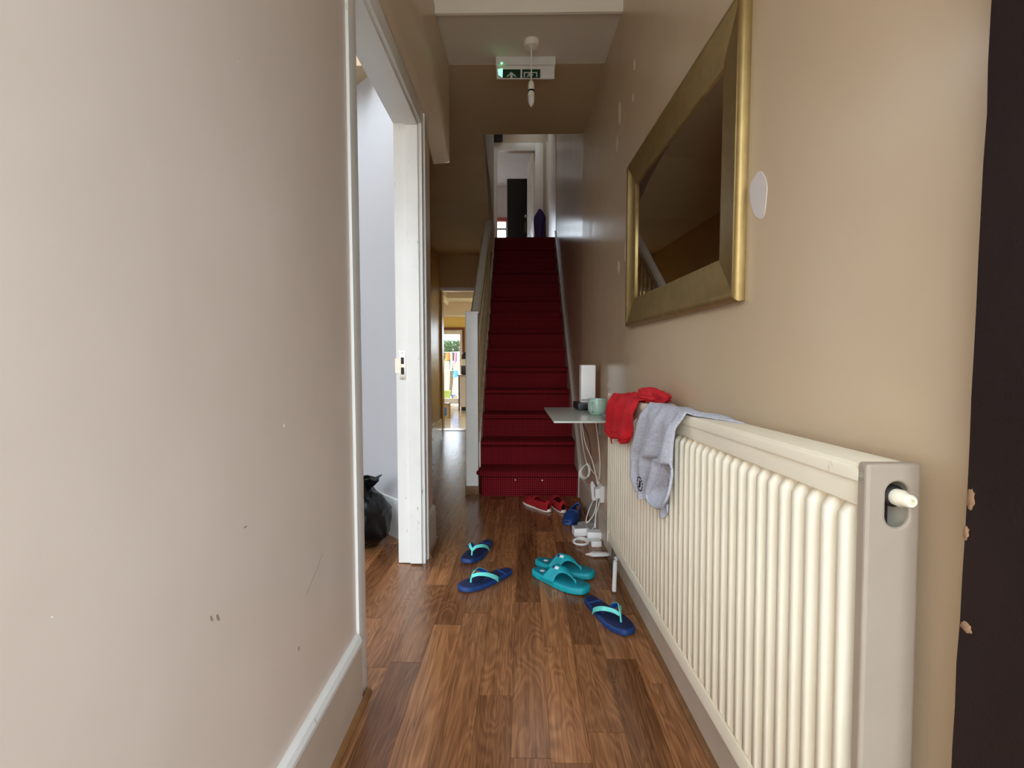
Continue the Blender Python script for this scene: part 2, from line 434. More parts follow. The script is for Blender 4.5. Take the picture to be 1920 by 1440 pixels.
# the room beyond the left door
rw = prism('wall_room', [(-0.55,2.44),(-0.60,2.50),(-1.14,3.02),(-3.6,3.02),(-3.6,2.9),(-1.02,2.9),(-0.552,2.432)], 0, 2.75, 'room_wall')
struct(rw, 'pale grey white wall seen through the left doorway', 'wall')
sk = prism('baseboard_room', [(-0.552,2.415),(-1.02,2.883),(-1.02,2.90),(-0.552,2.432)], 0, 0.205, 'white_gloss')
struct(sk, 'white skirting board in the room behind the bin bag', 'skirting')
bm = bmesh.new(); b_box(bm, -3.7,-3.6,-0.5,3.02,0,2.75); b_box(bm, -3.6,-3.3,-0.6,-0.5,0,2.75); b_box(bm, -0.7,WL-0.1,-0.6,-0.5,0,2.75)
b_box(bm, -3.3,-0.7,-0.6,-0.5,0,0.4); b_box(bm, -3.3,-0.7,-0.6,-0.5,2.45,2.75)
struct(from_bm('wall_front_room', bm, 'room_wall'), 'front walls of the left room around its window', 'wall')
# room side of the entry wall
bm = bmesh.new(); b_box(bm, WL-0.106, WL-0.1005, -0.5, 1.30, 0, 2.75)
struct(from_bm('wall_room_side', bm, 'room_wall'), 'room side of the entry partition', 'wall')

# front wall round the open front door
bm = bmesh.new(); b_box(bm, -3.7, WL, -0.6, -0.3, 2.75, 3.0); b_box(bm, WL-0.1, 0.62, -0.4, -0.3, 2.12, 5.0); b_box(bm, 0.512, 0.62, -0.4, -0.3, 0, 2.12); b_box(bm, -0.56, WL, -0.5, -0.3, 0, 2.12)
struct(from_bm('wall_front', bm, 'render_outside'), 'front wall around the open front door', 'wall')

# unseen brick terrace, added and set aside to shape light through the front door
th = empty('terrace', (-19, -17, -0.3)); tag(th, 'unseen brick terrace behind the camera, added to shape the door light', 'building')
box('facade', (-16, 16, -1.0, 0.0, 0, 5.4), 'brick_red', th)
for x in range(-15, 16, 3):
    wx = box('window', (x-0.6, x+0.6, -0.02, 0.02, 0.9, 2.4), 'upvc', th); box('pane', (x-0.5, x+0.5, 0.02, 0.03, 1.0, 2.3), 'black_gloss', wx)
    wx = box('window', (x-0.6, x+0.6, -0.02, 0.02, 3.6, 5.0), 'upvc', th); box('pane', (x-0.5, x+0.5, 0.02, 0.03, 3.7, 4.9), 'black_gloss', wx)
# ceilings
bm = bmesh.new(); b_box(bm, -3.7, 0.62, -0.4, 2.21, 2.75, 2.85)
struct(from_bm('ceiling', bm, 'white_ceiling'), 'higher white ceiling over the front of the hall', 'ceiling')
bm = bmesh.new(); b_box(bm, WL-0.1, 0.62, 2.195, 2.21, 2.425, 2.75)
bk = from_bm('trim_2', bm, 'bulkhead_cream'); struct(bk, 'cream painted ceiling drop above the hall', 'bulkhead')
bm = bmesh.new(); b_box(bm, WL-0.1, 0.62, 2.21, 2.592, 2.44, 2.56)
struct(from_bm('ceiling_hall', bm, 'white_ceiling'), 'off white ceiling strip carrying the pendant light', 'ceiling')
bm = bmesh.new()
HX = -0.315
HXF = lambda y: -0.245-0.0245*(y-3.385)
b_box(bm, -1.12, 0.62, 2.592, 3.385, 2.438, 2.56)
prof = [(3.385, 2.438), (3.7, 2.42), (4.0, 2.36), (4.3, 2.27), (4.6, 2.225), (6.24, 2.22), (6.24, 2.56), (3.385, 2.56)]
b_extr(bm, prof, -1.12, HX, lambda p_, q_, a: (a if a < -1 else HXF(p_), p_, q_))
struct(from_bm('ceiling_corridor', bm, 'brown_ceiling'), 'dim brown ceiling sloping down over the corridor beside the stairs', 'ceiling')

# stairwell and landing walls
bm = bmesh.new(); b_prism(bm, [(HXF(3.385), 3.385), (HXF(6.05), 6.05), (-0.50, 8.18), (-0.62, 8.18), (HX-0.1, 3.385)], 2.5, 5.0)
struct(from_bm('wall_stairwell', bm, 'beige_wall'), 'dim beige wall on the left of the upper stairwell', 'wall')
bm = bmesh.new(); b_box(bm, -1.2, 0.62, 3.285, 3.385, 2.56, 5.0); b_box(bm, -1.2, -0.3, 3.285, 8.3, 4.98, 5.1); b_box(bm, -0.3, 0.05, 3.285, 8.3, 4.98, 5.1); b_box(bm, 0.05, 0.35, 3.285, 6.9, 4.98, 5.1); b_box(bm, 0.05, 0.35, 7.5, 8.3, 4.98, 5.1); b_box(bm, 0.35, 0.62, 3.285, 8.3, 4.98, 5.1)  # gap left for the added landing rooflight
struct(from_bm('ceiling_stairwell', bm, 'brown_ceiling'), 'ceiling high over the stairwell', 'ceiling')
# landing floor
bm = bmesh.new(); b_box(bm, -0.62, 0.62, 6.05, 8.3, 2.24, 2.393)
struct(from_bm('floor_landing', bm, 'carpet'), 'red carpeted landing at the top of the stairs', 'floor')
# kitchen side of end wall below landing
bm = bmesh.new()
b_box(bm, -1.12, -1.005, 6.24, 6.36, -0.3, 2.22); b_box(bm, -1.005, HX, 6.24, 6.36, 1.815, 2.24); b_box(bm, HX, 0.62, 6.24, 6.36, -0.3, 2.24)
struct(from_bm('wall_back', bm, 'golden_wall'), 'golden beige end wall over the kitchen doorway', 'wall')
kd = empty('door_2', (-0.66, 6.24, 0)); struct(kd, 'cream door lining around the kitchen doorway', 'door frame')
box('head', (-0.345, 0.345, -0.012, 0.13, 1.775, 1.815), 'white_gloss', kd)
box('jamb', (-0.345, -0.32, -0.012, 0.13, 0, 1.775), 'golden_wall', kd)
box('jamb', (0.32, 0.345, -0.012, 0.13, 0, 1.775), 'golden_wall', kd)
box('threshold', (-0.345, 0.345, -0.03, 0.13, 0, 0.006), 'metal', kd)
# golden corridor lining on the far left wall
struct(box('wall_corridor', (-1.0105, -1.004, 3.2, 6.238, 0, 2.22), 'golden_wall'), 'golden brown corridor wall beside the kitchen doorway', 'wall')
struct(extr('baseboard_corridor', [(0,0),(0.018,0),(0.018,0.13),(0.008,0.16),(0,0.16)], 3.2, 6.22, lambda p_, q_, a: (-1.004+p_, a, q_), 'skirting_white'), 'cream skirting along the golden corridor wall', 'skirting')

# floors
fl = empty('floor', (0, 0, 0)); struct(fl, 'glossy brown wood laminate floor of narrow staves', 'floor')
box('subfloor', (-3.7, 0.60, -0.35, 6.25, -0.12, -0.0085), 'floor_base', fl)
random.seed(11)
SW = 0.0955; PL = {}
def plank_mesh(L):
    key = round(L, 2)
    if key not in PL:
        bm = bmesh.new(); b_box(bm, -SW/2+0.0003, SW/2-0.0003, -L/2+0.0009, L/2-0.0009, -0.008, 0.0)
        me = bpy.data.meshes.new('plank'); bm.to_mesh(me); bm.free(); me.materials.append(M['laminate']); PL[key] = me
    return PL[key]
rotp = R(-0.55); ci, si = math.cos(rotp), math.sin(rotp)
nplank = 0
for c in range(-14, 7):
    x = c*SW+0.017
    y = -0.1+random.random()*0.45
    while y < 6.25:
        L = random.choice((0.38, 0.46, 0.52, 0.60, 0.68, 0.74))
        L = min(L, 6.27-y) if 6.27-y > 0.12 else 6.27-y
        yc = y+L/2
        X, Y = ci*x-si*yc, si*x+ci*yc
        vis = (-0.50 < X < 0.53 and Y < 3.75) or (X <= -0.50 and 1.0 < Y < 3.1 and X > -1.25) or (-1.10 < X < -0.25 and Y > 2.4)
        if vis and L > 0.02:
            o = link('plank', plank_mesh(L), None, fl); o.location = (X, Y, 0); o.rotation_euler = (0, 0, rotp); nplank += 1
        y += L

# skirtings, beading
def skirt_prof(h_): return [(0,0),(0.016,0),(0.016,h_-0.035),(0.013,h_-0.028),(0.016,h_-0.018),(0.012,h_-0.006),(0.004,h_),(0,h_)]
bl = extr('baseboard_left', [(0,0),(0.016,0),(0.016,0.163),(0,0.163)], -0.25, 1.288, lambda p_, q_, a: (WL+p_, a, q_), 'skirting_taupe')
extr('top_moulding', [(0,0.1635),(0.014,0.1635),(0.018,0.168),(0.018,0.178),(0.013,0.190),(0.004,0.195),(0,0.195)], -0.25, 1.288, lambda p_, q_, a: (WL+p_, a, q_), 'white_gloss', bl)
struct(bl, 'taupe skirting board with white top moulding along the left entry wall', 'skirting')
bd = extr('trim_3', [(0,0),(0.013,0),(0.013,0.006),(0.008,0.013),(0,0.016)], -0.25, 1.33, lambda p_, q_, a: (WL+0.016+p_, a, q_), 'beading_wood')
struct(bd, 'brown wooden beading along the foot of the left skirting', 'beading')
br = extr('baseboard_right', [(0,0),(0.016,0),(0.016,0.13),(0.012,0.15),(0,0.155)], -0.2, 3.24, lambda p_, q_, a: (WR(a)-p_, a, q_), 'skirting_taupe')
struct(br, 'taupe skirting board under the radiator', 'skirting')
bd = extr('trim_4', [(0,0),(0.012,0),(0.012,0.005),(0.007,0.012),(0,0.014)], -0.2, 3.22, lambda p_, q_, a: (WR(a)-0.016-p_, a, q_), 'beading_wood')
struct(bd, 'dark brown beading along the foot of the right skirting', 'beading')
bs = extr('baseboard_corner', skirt_prof(0.19), 2.262, 2.475, lambda p_, q_, a: (WL+p_, a, q_), 'skirting_white')
struct(bs, 'short worn skirting end beside the white door jamb', 'skirting')
bd = extr('trim_5', [(0,0),(0.016,0),(0.016,0.012),(0.010,0.022),(0,0.024)], 2.25, 2.48, lambda p_, q_, a: (WL+0.016+p_, a, q_), 'beading_wood')
struct(bd, 'short brown beading end beside the white door jamb', 'beading')

# ------------------------------------------------------------------ doorway on the left
dw = empty('door_1', (WL, 1.77, 0)); struct(dw, 'chipped white painted doorway lining on the left with a strike plate', 'door frame')
DY0, DY1, DH = 1.355-1.77, 2.194-1.77, 1.965
def arch(name, b, par): return box(name, b, 'white_gloss', par, 0.004)
arch('architrave', (-0.002, 0.008, DY0-0.060, DY0, 0, DH+0.066), dw)
arch('architrave', (-0.002, 0.016, DY1+0.0, DY1+0.066, 0, DH+0.066), dw)
arch('architrave', (-0.002, 0.016, DY0, DY1, DH, DH+0.066), dw)
arch('architrave_bead', (0.010, 0.022, DY1+0.046, DY1+0.064, 0, DH+0.066), dw)
# far lining: board plus the stop that the door shuts against
jb = box('jamb', (-0.108, 0.0, DY1-0.0, DY1+0.03, 0.004, DH+0.03), 'white_gloss', dw, 0.002)
box('door_stop', (-0.052, 0.002, DY1-0.016, DY1, 0.006, DH), 'white_gloss', dw, 0.005)
box('jamb', (-0.108, 0.0, DY0-0.055, DY0-0.03, 0.004, DH+0.03), 'white_gloss', dw, 0.002)
box('head', (-0.108, 0.0, DY0-0.03, DY1, DH, DH+0.03), 'white_gloss', dw, 0.002)
box('door_stop', (-0.052, 0.002, DY0, DY1-0.014, DH-0.014, DH), 'white_gloss', dw, 0.002)
sp = box('strike_plate', (-0.092, -0.066, DY1-0.0022, DY1, 0.845, 0.975), 'metal', dw, 0.0006)
box('strike_lip', (-0.112, -0.090, DY1-0.003, DY1-0.001, 0.875, 0.94), 'metal', sp)
box('latch_hole', (-0.086, -0.072, DY1-0.0026, DY1-0.002, 0.915, 0.945), 'black_hole', sp)
box('bolt_hole', (-0.086, -0.072, DY1-0.0026, DY1-0.002, 0.868, 0.900), 'black_hole', sp)
for z in (0.852, 0.966):
    s_ = lathe('screw', [(0, 0.001), (0.003, 0.0008), (0.004, 0)], 'brass_plate', sp, 10); s_.rotation_euler = (R(90), 0, 0); s_.location = (-0.079, DY1-0.0022, z)

# ------------------------------------------------------------------ staircase
st = empty('staircase', (0.065, 3.26, 0)); struct(st, 'steep straight staircase carpeted in dark red with white newel post', 'staircase')
D1, RI, GO = 3.26, 0.171, 0.214
def xs(i): return (-0.276-0.0022*i, 0.405+0.0023*i)
cut = lambda o: o
def step_profile(i):
    yn = D1+i*GO; z = (i+1)*RI; zb = max(0.0, i*RI-0.03)
    yb = yn+GO+0.045; P = []
    for a in range(0, 7):
        t = R(-60+a*25); P.append((yn+0.017-0.017*math.cos(t), z-0.017+0.017*math.sin(t)))
    P = [(yn+0.03, zb), (yn+0.028, z-0.045)] + P + [(yb, z), (yb, zb)]
    return P
for i in range(1, 14):
    x0, x1 = xs(i)
    o = extr('step', step_profile(i), x0-0.065, x1-0.065, lambda p_, q_, a: (a, p_-3.26, q_), 'carpet', st, True)
# bullnose first step, wrapped round the newel
bm = bmesh.new()
def bull(out, z0, z1):
    P = []
    x0, x1 = -0.30-0.065, 0.405-0.065
    r = 0.115
    P.append((x1, 0.30)); P.append((x1, -out))
    P.append((x0+r, -out))
    for a in range(0, 10):
        t = R(-90-a*10*1.0); P.append((x0+r*0.55+(r*0.55+out)*math.cos(t)-0.0, r*0.9+(r*0.9+out)*math.sin(t)))
    P.append((x0-out, 0.115)); P.append((x0+0.02, 0.125)); P.append((x0+0.02, 0.30))
    return P
for out0, out1, z0, z1 in ((-0.028, -0.028, 0.0, 0.13), (-0.02, 0.0, 0.13, 0.145), (0.0, 0.0, 0.145, 0.16), (0.0, -0.012, 0.16, RI)):
    a = bull(out0, 0, 0); b = bull(out1, 0, 0)
    lo = [bm.verts.new((x, y, z0)) for x, y in a]; hi = [bm.verts.new((x, y, z1)) for x, y in b]
    n_ = len(a)
    if z0 == 0.0: bm.faces.new(lo[::-1])
    if z1 == RI: bm.faces.new(hi)
    for i in range(n_): bm.faces.new((lo[i], lo[(i+1) % n_], hi[(i+1) % n_], hi[i]))
bmesh.ops.remove_doubles(bm, verts=bm.verts, dist=0.0004)
fs = from_bm('step', bm, 'carpet', st, True); fs['label'] = 'red carpeted bullnose bottom step'
for x in (0.945, 1.004): pass
for (x, z) in ((-0.027, 0.112), (0.155, 0.110)):
    lathe('carpet_tack', [(0, 0.003), (0.004, 0.002), (0.005, 0)], 'white_plastic', fs, 10, (x-0.065+0.0, 0.027, z)).rotation_euler = (R(90), 0, 0)
# strings
SLP = RI/GO
def string(name, x0, x1, top, bot, y0, y1, mat):
    f = lambda y, d: RI+(y-D1)*SLP+d
    P = [(y0, max(0, f(y0, bot))), (y0, f(y0, top)), (y1, f(y1, top)), (y1, f(y1, bot))]
    if f(y0, bot) < 0: P = [(y0, 0), (y0, f(y0, top)), (y1, f(y1, top)), (y1, f(y1, bot)), (D1-(RI+bot)/SLP, 0)]
    bm = bmesh.new(); n_ = len(P)
    A = [bm.verts.new((x0(y)-0.065, y-3.26, z)) for y, z in P]; B = [bm.verts.new((x1(y)-0.065, y-3.26, z)) for y, z in P]
    bm.faces.new(A[::-1]); bm.faces.new(B)
    for i in range(n_): bm.faces.new((A[i], A[(i+1) % n_], B[(i+1) % n_], B[i]))
    return from_bm(name, bm, mat, st)
string('wall_string', lambda y: WR(y)-0.022, lambda y: WR(y)-0.001, 0.075, -0.25, 3.24, 6.04, 'skirting_white')
string('outer_string', lambda y: -0.306-0.0*(y-3.3), lambda y: -0.272-0.0105*(y-3.26), 0.055, -0.26, 3.41, 6.04, 'newel_paint')
# panelling under the stairs on the corridor side
bm = bmesh.new(); P = [(3.43, 0), (3.43, 0.06), (6.04, 2.15), (6.2, 2.15), (6.2, 0)]
A = [bm.verts.new((-0.312-0.065, y-3.26, z)) for y, z in P]; B = [bm.verts.new((-0.295-0.065, y-3.26, z)) for y, z in P]
bm.faces.new(A); bm.faces.new(B[::-1])
for i in range(5): bm.faces.new((A[i], A[(i+1) % 5], B[(i+1) % 5], B[i]))
from_bm('side_panel', bm, 'newel_paint', st)
# newel, handrail, spindles
nw = box('newel_post', (-0.366-0.065, -0.281-0.065, 3.325-3.26, 3.41-3.26, 0.03, 1.245), 'newel_paint', st, 0.007, 3)
box('newel_base', (-0.372-0.065, -0.277-0.065, 3.318-3.26, 3.416-3.26, 0.0, 0.06), 'beading_wood', nw, 0.004)
box('newel_cap', (-0.369-0.065, -0.278-0.065, 3.322-3.26, 3.413-3.26, 1.236, 1.252), 'newel_paint', nw, 0.005)
hx = lambda y: -0.315+0.014*(y-3.4)
hz = lambda y: 1.16+(y-3.41)*SLP
bm = bmesh.new(); prof = [(-0.032, -0.02), (-0.032, 0.035), (-0.02, 0.055), (0.02, 0.055), (0.032, 0.035), (0.032, -0.02)]
A, B = [], []
for L_, y in ((A, 3.40), (B, 4.70)):
    for p_, q_ in prof: L_.append(bm.verts.new((hx(y)+p_-0.065, y-3.26, hz(y)+q_)))
bm.faces.new(A); bm.faces.new(B[::-1])
for i in range(6): bm.faces.new((A[i], A[(i+1) % 6], B[(i+1) % 6], B[i]))
from_bm('handrail', bm, 'handrail_paint', st)
bm = bmesh.new(); H_ = 1.0
b_box(bm, -0.013, 0.013, -0.013, 0.013, 0, 0.16); b_box(bm, -0.013, 0.013, -0.013, 0.013, 0.76, 0.92)
rg = []
for r_, z_ in ((0.011,0.16),(0.016,0.18),(0.010,0.21),(0.013,0.30),(0.016,0.42),(0.012,0.56),(0.010,0.70),(0.016,0.735),(0.011,0.76)):
    rg.append([bm.verts.new((r_*math.cos(PI*q/4), r_*math.sin(PI*q/4), z_)) for q in range(8)])
for a_, b_ in zip(rg, rg[1:]):
    for q in range(8): bm.faces.new((a_[q], a_[(q+1) % 8], b_[(q+1) % 8], b_[q]))
bmesh.ops.recalc_face_normals(bm, faces=bm.faces)
sme = bpy.data.meshes.new('spindle'); bm.to_mesh(sme); bm.free(); sme.materials.append(M['spindle_paint'])
y = 3.50
while y < 4.68:
    o = link('spindle', sme, None, st); o.location = (-0.290-0.065-0.0, y-3.26, RI+(y-D1)*SLP+0.045)
    o.scale = (1, 1, (hz(y)-0.015-(RI+(y-D1)*SLP+0.045))/0.92)
    y += 0.107

# ------------------------------------------------------------------ upstairs
FZ = 2.394
bm = bmesh.new(); b_box(bm, -2.6, -0.367, 8.18, 8.28, 2.24, 5.0); b_box(bm, 0.25, 1.9, 8.18, 8.28, 2.24, 5.0); b_box(bm, -0.367, 0.25, 8.18, 8.28, 4.285, 5.0)
struct(from_bm('wall_landing', bm, 'beige_wall'), 'beige wall around the doorway at the top of the stairs', 'wall')
ud = empty('door_3', (-0.06, 8.18, FZ)); struct(ud, 'cream architrave around the upstairs doorway', 'door frame')
box('architrave', (-0.307-0.12, -0.307, -0.02, 0.0, 0, 2.01), 'newel_paint', ud, 0.003)
box('architrave', (0.31, 0.31+0.13, -0.02, 0.0, 0, 2.01), 'newel_paint', ud, 0.003)
box('architrave', (-0.307, 0.31, -0.02, 0.0, 1.888, 2.01), 'newel_paint', ud, 0.003)
# door on the right of the landing, let into the wall
sd = empty('door_4', (0.455, 7.0, FZ)); struct(sd, 'white closed door let into the right wall of the landing', 'door')
box('leaf', (-0.012, 0.01, -0.88, 0.98, 0.0, 2.5), 'newel_paint', sd, 0.003)
box('edge_bead', (-0.03, -0.01, 0.98, 1.03, 0.0, 1.95), 'white_gloss', sd, 0.003)
# room beyond
bm = bmesh.new()
b_box(bm, -2.6, -2.45, 12.0, 12.1, 2.3, 5.0); b_box(bm, -0.28, 1.9, 12.0, 12.1, 2.3, 5.0); b_box(bm, -2.45, -0.28, 12.0, 12.1, 4.24, 5.0); b_box(bm, -2.45, -0.28, 12.0, 12.1, 2.3, 3.0)
b_box(bm, -2.7, -2.6, 8.28, 12.1, 2.3, 5.0); b_box(bm, 1.9, 2.0, 8.28, 12.1, 2.3, 5.0); b_box(bm, -2.7, 2.0, 8.18, 12.1, 5.0, 5.1)
struct(from_bm('wall_bedroom', bm, 'pale_room_wall'), 'pale pinkish white walls of the upstairs room', 'wall')
struct(box('floor_bedroom', (-2.7, 2.0, 8.28, 12.1, 2.25, FZ), 'slab'), 'floor of the upstairs room', 'floor')
wn = empty('window_1', (-0.865, 12.0, 3.0)); struct(wn, 'bright upstairs window with a reddish head rail', 'window')
box('frame', (-1.585, -1.53, -0.03, 0.05, 0, 1.18), 'upvc', wn); box('mullion', (-0.53, -0.48, -0.03, 0.05, 0.05, 1.18), 'upvc', wn); box('frame', (0.53, 0.585, -0.03, 0.05, 0, 1.18), 'upvc', wn)
box('sill', (-1.585, 0.585, -0.08, 0.05, 0, 0.05), 'upvc', wn); box('head_rail', (-1.585, 0.70, -0.05, 0.05, 1.18, 1.27), 'red_frame', wn)
box('transom', (-1.53, 0.53, -0.02, 0.04, 0.98, 1.03), 'upvc', wn); box('pane', (-1.53, 0.53, 0.0, 0.006, 0.05, 1.18), 'pane_glass', wn)
wd = empty('wardrobe', (-0.04, 9.75, FZ)); tag(wd, 'tall black wardrobe beyond the doorway at the top of the stairs', 'wardrobe')
box('body', (-0.198, 0.215, -0.22, 0.22, 0.0, 1.925), 'wardrobe_black', wd, 0.004)
box('door', (-0.19, 0.207, -0.24, -0.221, 0.06, 1.90), 'wardrobe_black', wd, 0.003)
box('handle', (0.14, 0.155, -0.265, -0.241, 0.9, 1.1), 'metal', wd, 0.003)
ld = empty('panelled_door', (0.262, 8.30, FZ), (0, 0, R(7.5))); tag(ld, 'white panelled door standing open into the upstairs room', 'door')
lf = box('leaf', (-0.035, 0.0, 0.0, 0.72, 0.005, 1.95), 'newel_paint', ld, 0.002)
for (y0, y1, z0, z1) in ((0.10, 0.33, 1.1, 1.8), (0.39, 0.62, 1.1, 1.8), (0.10, 0.33, 0.2, 0.9), (0.39, 0.62, 0.2, 0.9)):
    box('panel', (-0.042, -0.034, y0, y1, z0, z1), 'newel_paint', lf, 0.006)
hd = tube('lever_handle', [(-0.036, 0.67, 1.05), (-0.075, 0.67, 1.05), (-0.08, 0.66, 1.05), (-0.08, 0.56, 1.05)], 0.009, 'metal', ld)
def robe(u, v):
    a = 2*PI*u; rr = 0.055+0.014*math.sin(5*a+v*6)+0.01*math.sin(3*a)
    t = v; wx = 0.25+0.85*math.sin(min(1, t*6)*PI/2)
    return (rr*math.cos(a)*1.25*wx, rr*0.75*math.sin(a)*wx, 0.92-0.86*t+0.02*math.sin(a*2))
rb = grid('purple_robe', 36, 18, robe, 'purple_cloth'); rb.location = (0.325, 8.08, FZ); tag(rb, 'dark purple garment hanging beside the upstairs doorway', 'garment')
def wcl(u, v):
    return (-0.04+0.09*u+0.01*math.sin(9*v), -0.02*math.sin(7*u), 0.42-0.40*v*(0.4+0.6*abs(math.sin(3.1*u+0.6))))
wc = grid('white_cloth', 14, 12, wcl, 'white_plastic', None, 0.004); wc.location = (0.23, 8.03, FZ+0.02); tag(wc, 'small white cloth hanging under the purple garment', 'cloth')
sb = empty('wall_speaker', (-0.345, 8.10, 4.42)); tag(sb, 'small black box fixed high above the upstairs doorway', 'speaker')
box('case', (-0.11, 0.075, -0.06, 0.06, 0, 0.20), 'black_plastic', sb, 0.01)
box('bracket', (-0.03, 0.03, 0.05, 0.075, 0.05, 0.15), 'black_plastic', sb)

# ------------------------------------------------------------------ kitchen and garden
KZ = -0.2
kf = empty('floor_kitchen', (0, 0, KZ)); struct(kf, 'glossy pale square kitchen floor tiles', 'floor')
box('screed', (-2.4, 0.4, 6.36, 11.6, -0.1, -0.006), 'grout', kf)
bm = bmesh.new(); b_box(bm, -0.197, 0.197, -0.197, 0.197, -0.006, 0, 0.0012, 1)
me = bpy.data.meshes.new('tile'); bm.to_mesh(me); bm.free(); me.materials.append(M['kitchen_tile'])
for i in range(-12, 14):
    for j in range(-14, 14):
        a, b = (i+0.5)*0.4, (j+0.5)*0.4
        X, Y = -1.2+a*math.cos(R(24))-b*math.sin(R(24)), 9.0+a*math.sin(R(24))+b*math.cos(R(24))
        if -2.0 < X < -0.6 and 6.6 < Y < 11.3:
            o = link('tile', me, None, kf); o.location = (X, Y, 0); o.rotation_euler = (0, 0, R(24))
bm = bmesh.new()
b_box(bm, -2.5, -2.4, 6.36, 11.6, -0.3, 2.15); b_box(bm, 0.4, 0.5, 6.36, 11.6, -0.3, 2.15)
b_box(bm, -2.5, -1.93, 11.5, 11.6, -0.3, 2.15); b_box(bm, -1.93, -1.28, 11.5, 11.6, 1.62, 2.15); b_box(bm, -1.28, -1.0, 11.5, 11.6, -0.3, 2.15)
b_box(bm, -1.0, 0.3, 11.5, 11.6, -0.3, 0.7); b_box(bm, -1.0, 0.3, 11.5, 11.6, 1.7, 2.15); b_box(bm, 0.3, 0.5, 11.5, 11.6, -0.3, 2.15)  # leaves the added, unseen kitchen window opening
struct(from_bm('wall_kitchen', bm, 'yellow_wall'), 'pale yellow kitchen walls seen through the corridor doorway', 'wall')
bm = bmesh.new(); b_box(bm, -2.5, -1.5, 6.36, 11.6, 2.15, 2.25); b_box(bm, -0.3, 0.5, 6.36, 11.6, 2.15, 2.25); b_box(bm, -1.5, -0.3, 6.36, 8.2, 2.15, 2.25); b_box(bm, -1.5, -0.3, 10.2, 11.6, 2.15, 2.25)  # gap left for the added kitchen rooflight
struct(from_bm('ceiling_kitchen', bm, 'white_ceiling'), 'white kitchen ceiling', 'ceiling')
struct(box('trim_6', (-2.4, 0.4, 11.0, 11.5, 1.86, 2.15), 'pale_room_wall'), 'pale bulkhead over the patio door', 'bulkhead')
kl = empty('tube_light', (-1.56, 9.9, 2.15)); tag(kl, 'white fluorescent batten light on the kitchen ceiling', 'ceiling light')
box('batten', (-0.03, 0.03, -0.75, 0.75, -0.045, 0), 'white_plastic', kl, 0.005)
tube('tube', [(0, -0.72, -0.065), (0, 0.72, -0.065)], 0.018, 'tube_white', kl, 12, 1)
for y in (-0.74, 0.74): box('end_cap', (-0.02, 0.02, y-0.02, y+0.02, -0.088, -0.04), 'white_plastic', kl, 0.003)
pd = empty('door_5', (-1.605, 11.5, KZ)); struct(pd, 'brown framed glazed patio door to the garden', 'door')
for b in ((-0.325, -0.27, -0.04, 0.06, 0, 1.82), (0.27, 0.325, -0.04, 0.06, 0, 1.82)): box('frame_post', b, 'patio_brown', pd, 0.004)
box('frame_head', (-0.27, 0.27, -0.04, 0.06, 1.76, 1.82), 'patio_brown', pd, 0.004)
dl = box('stile', (-0.27, -0.17, -0.02, 0.03, 0.03, 1.76), 'upvc', pd, 0.003); box('stile', (0.21, 0.27, -0.02, 0.03, 0.03, 1.76), 'upvc', pd, 0.003)
box('rail', (-0.17, 0.21, -0.02, 0.03, 1.66, 1.76), 'upvc', pd, 0.003); box('rail', (-0.17, 0.21, -0.02, 0.03, 0.03, 0.16), 'upvc', pd, 0.003)
box('pane', (-0.17, 0.21, 0.0, 0.008, 0.16, 1.66), 'pane_glass', pd); box('rail_bead', (-0.2, -0.17, -0.035, 0.0, 1.45, 1.7), 'red_frame', pd)
cu = empty('base_cabinet', (-1.0, 10.55, KZ)); tag(cu, 'cream kitchen base cabinet by the patio door', 'cabinet')
box('body', (-0.25, 0.6, -0.25, 0.25, 0.08, 0.72), 'pale_room_wall', cu, 0.003); box('plinth', (-0.23, 0.6, -0.22, 0.22, 0, 0.08), 'black_plastic', cu)
box('worktop', (-0.29, 0.62, -0.28, 0.27, 0.72, 0.76), 'grey_plastic', cu, 0.005); box('door', (-0.262, -0.25, -0.24, 0.23, 0.1, 0.71), 'pale_room_wall', cu, 0.003)
box('edge_strip', (-0.285, -0.262, -0.25, -0.225, 0.0, 0.72), 'black_plastic', cu)
km = empty('coffee_machine', (-1.17, 10.5, KZ+0.76)); tag(km, 'black and white appliance on the kitchen worktop', 'appliance')
box('body', (-0.07, 0.1, -0.1, 0.1, 0, 0.20), 'black_plastic', km, 0.02); lathe('dome', [(0, 0.16), (0.05, 0.15), (0.085, 0.10), (0.085, 0)], 'black_plastic', km, 16, (0.015, 0, 0.32))
box('jug', (-0.06, 0.08, -0.13, 0.0, 0.19, 0.33), 'white_plastic', km, 0.02)
cb = empty('printed_box', (-1.395, 9.15, KZ)); tag(cb, 'small printed cardboard box on the kitchen floor', 'box')
box('carton', (-0.12, 0.085, -0.13, 0.13, 0, 0.27), 'card_box', cb, 0.004); box('printed_panel', (-0.06, 0.05, -0.134, -0.130, 0.05, 0.2), 'print_blue', cb); box('lid', (-0.124, 0.089, -0.134, 0.134, 0.255, 0.275), 'patio_brown', cb, 0.003)
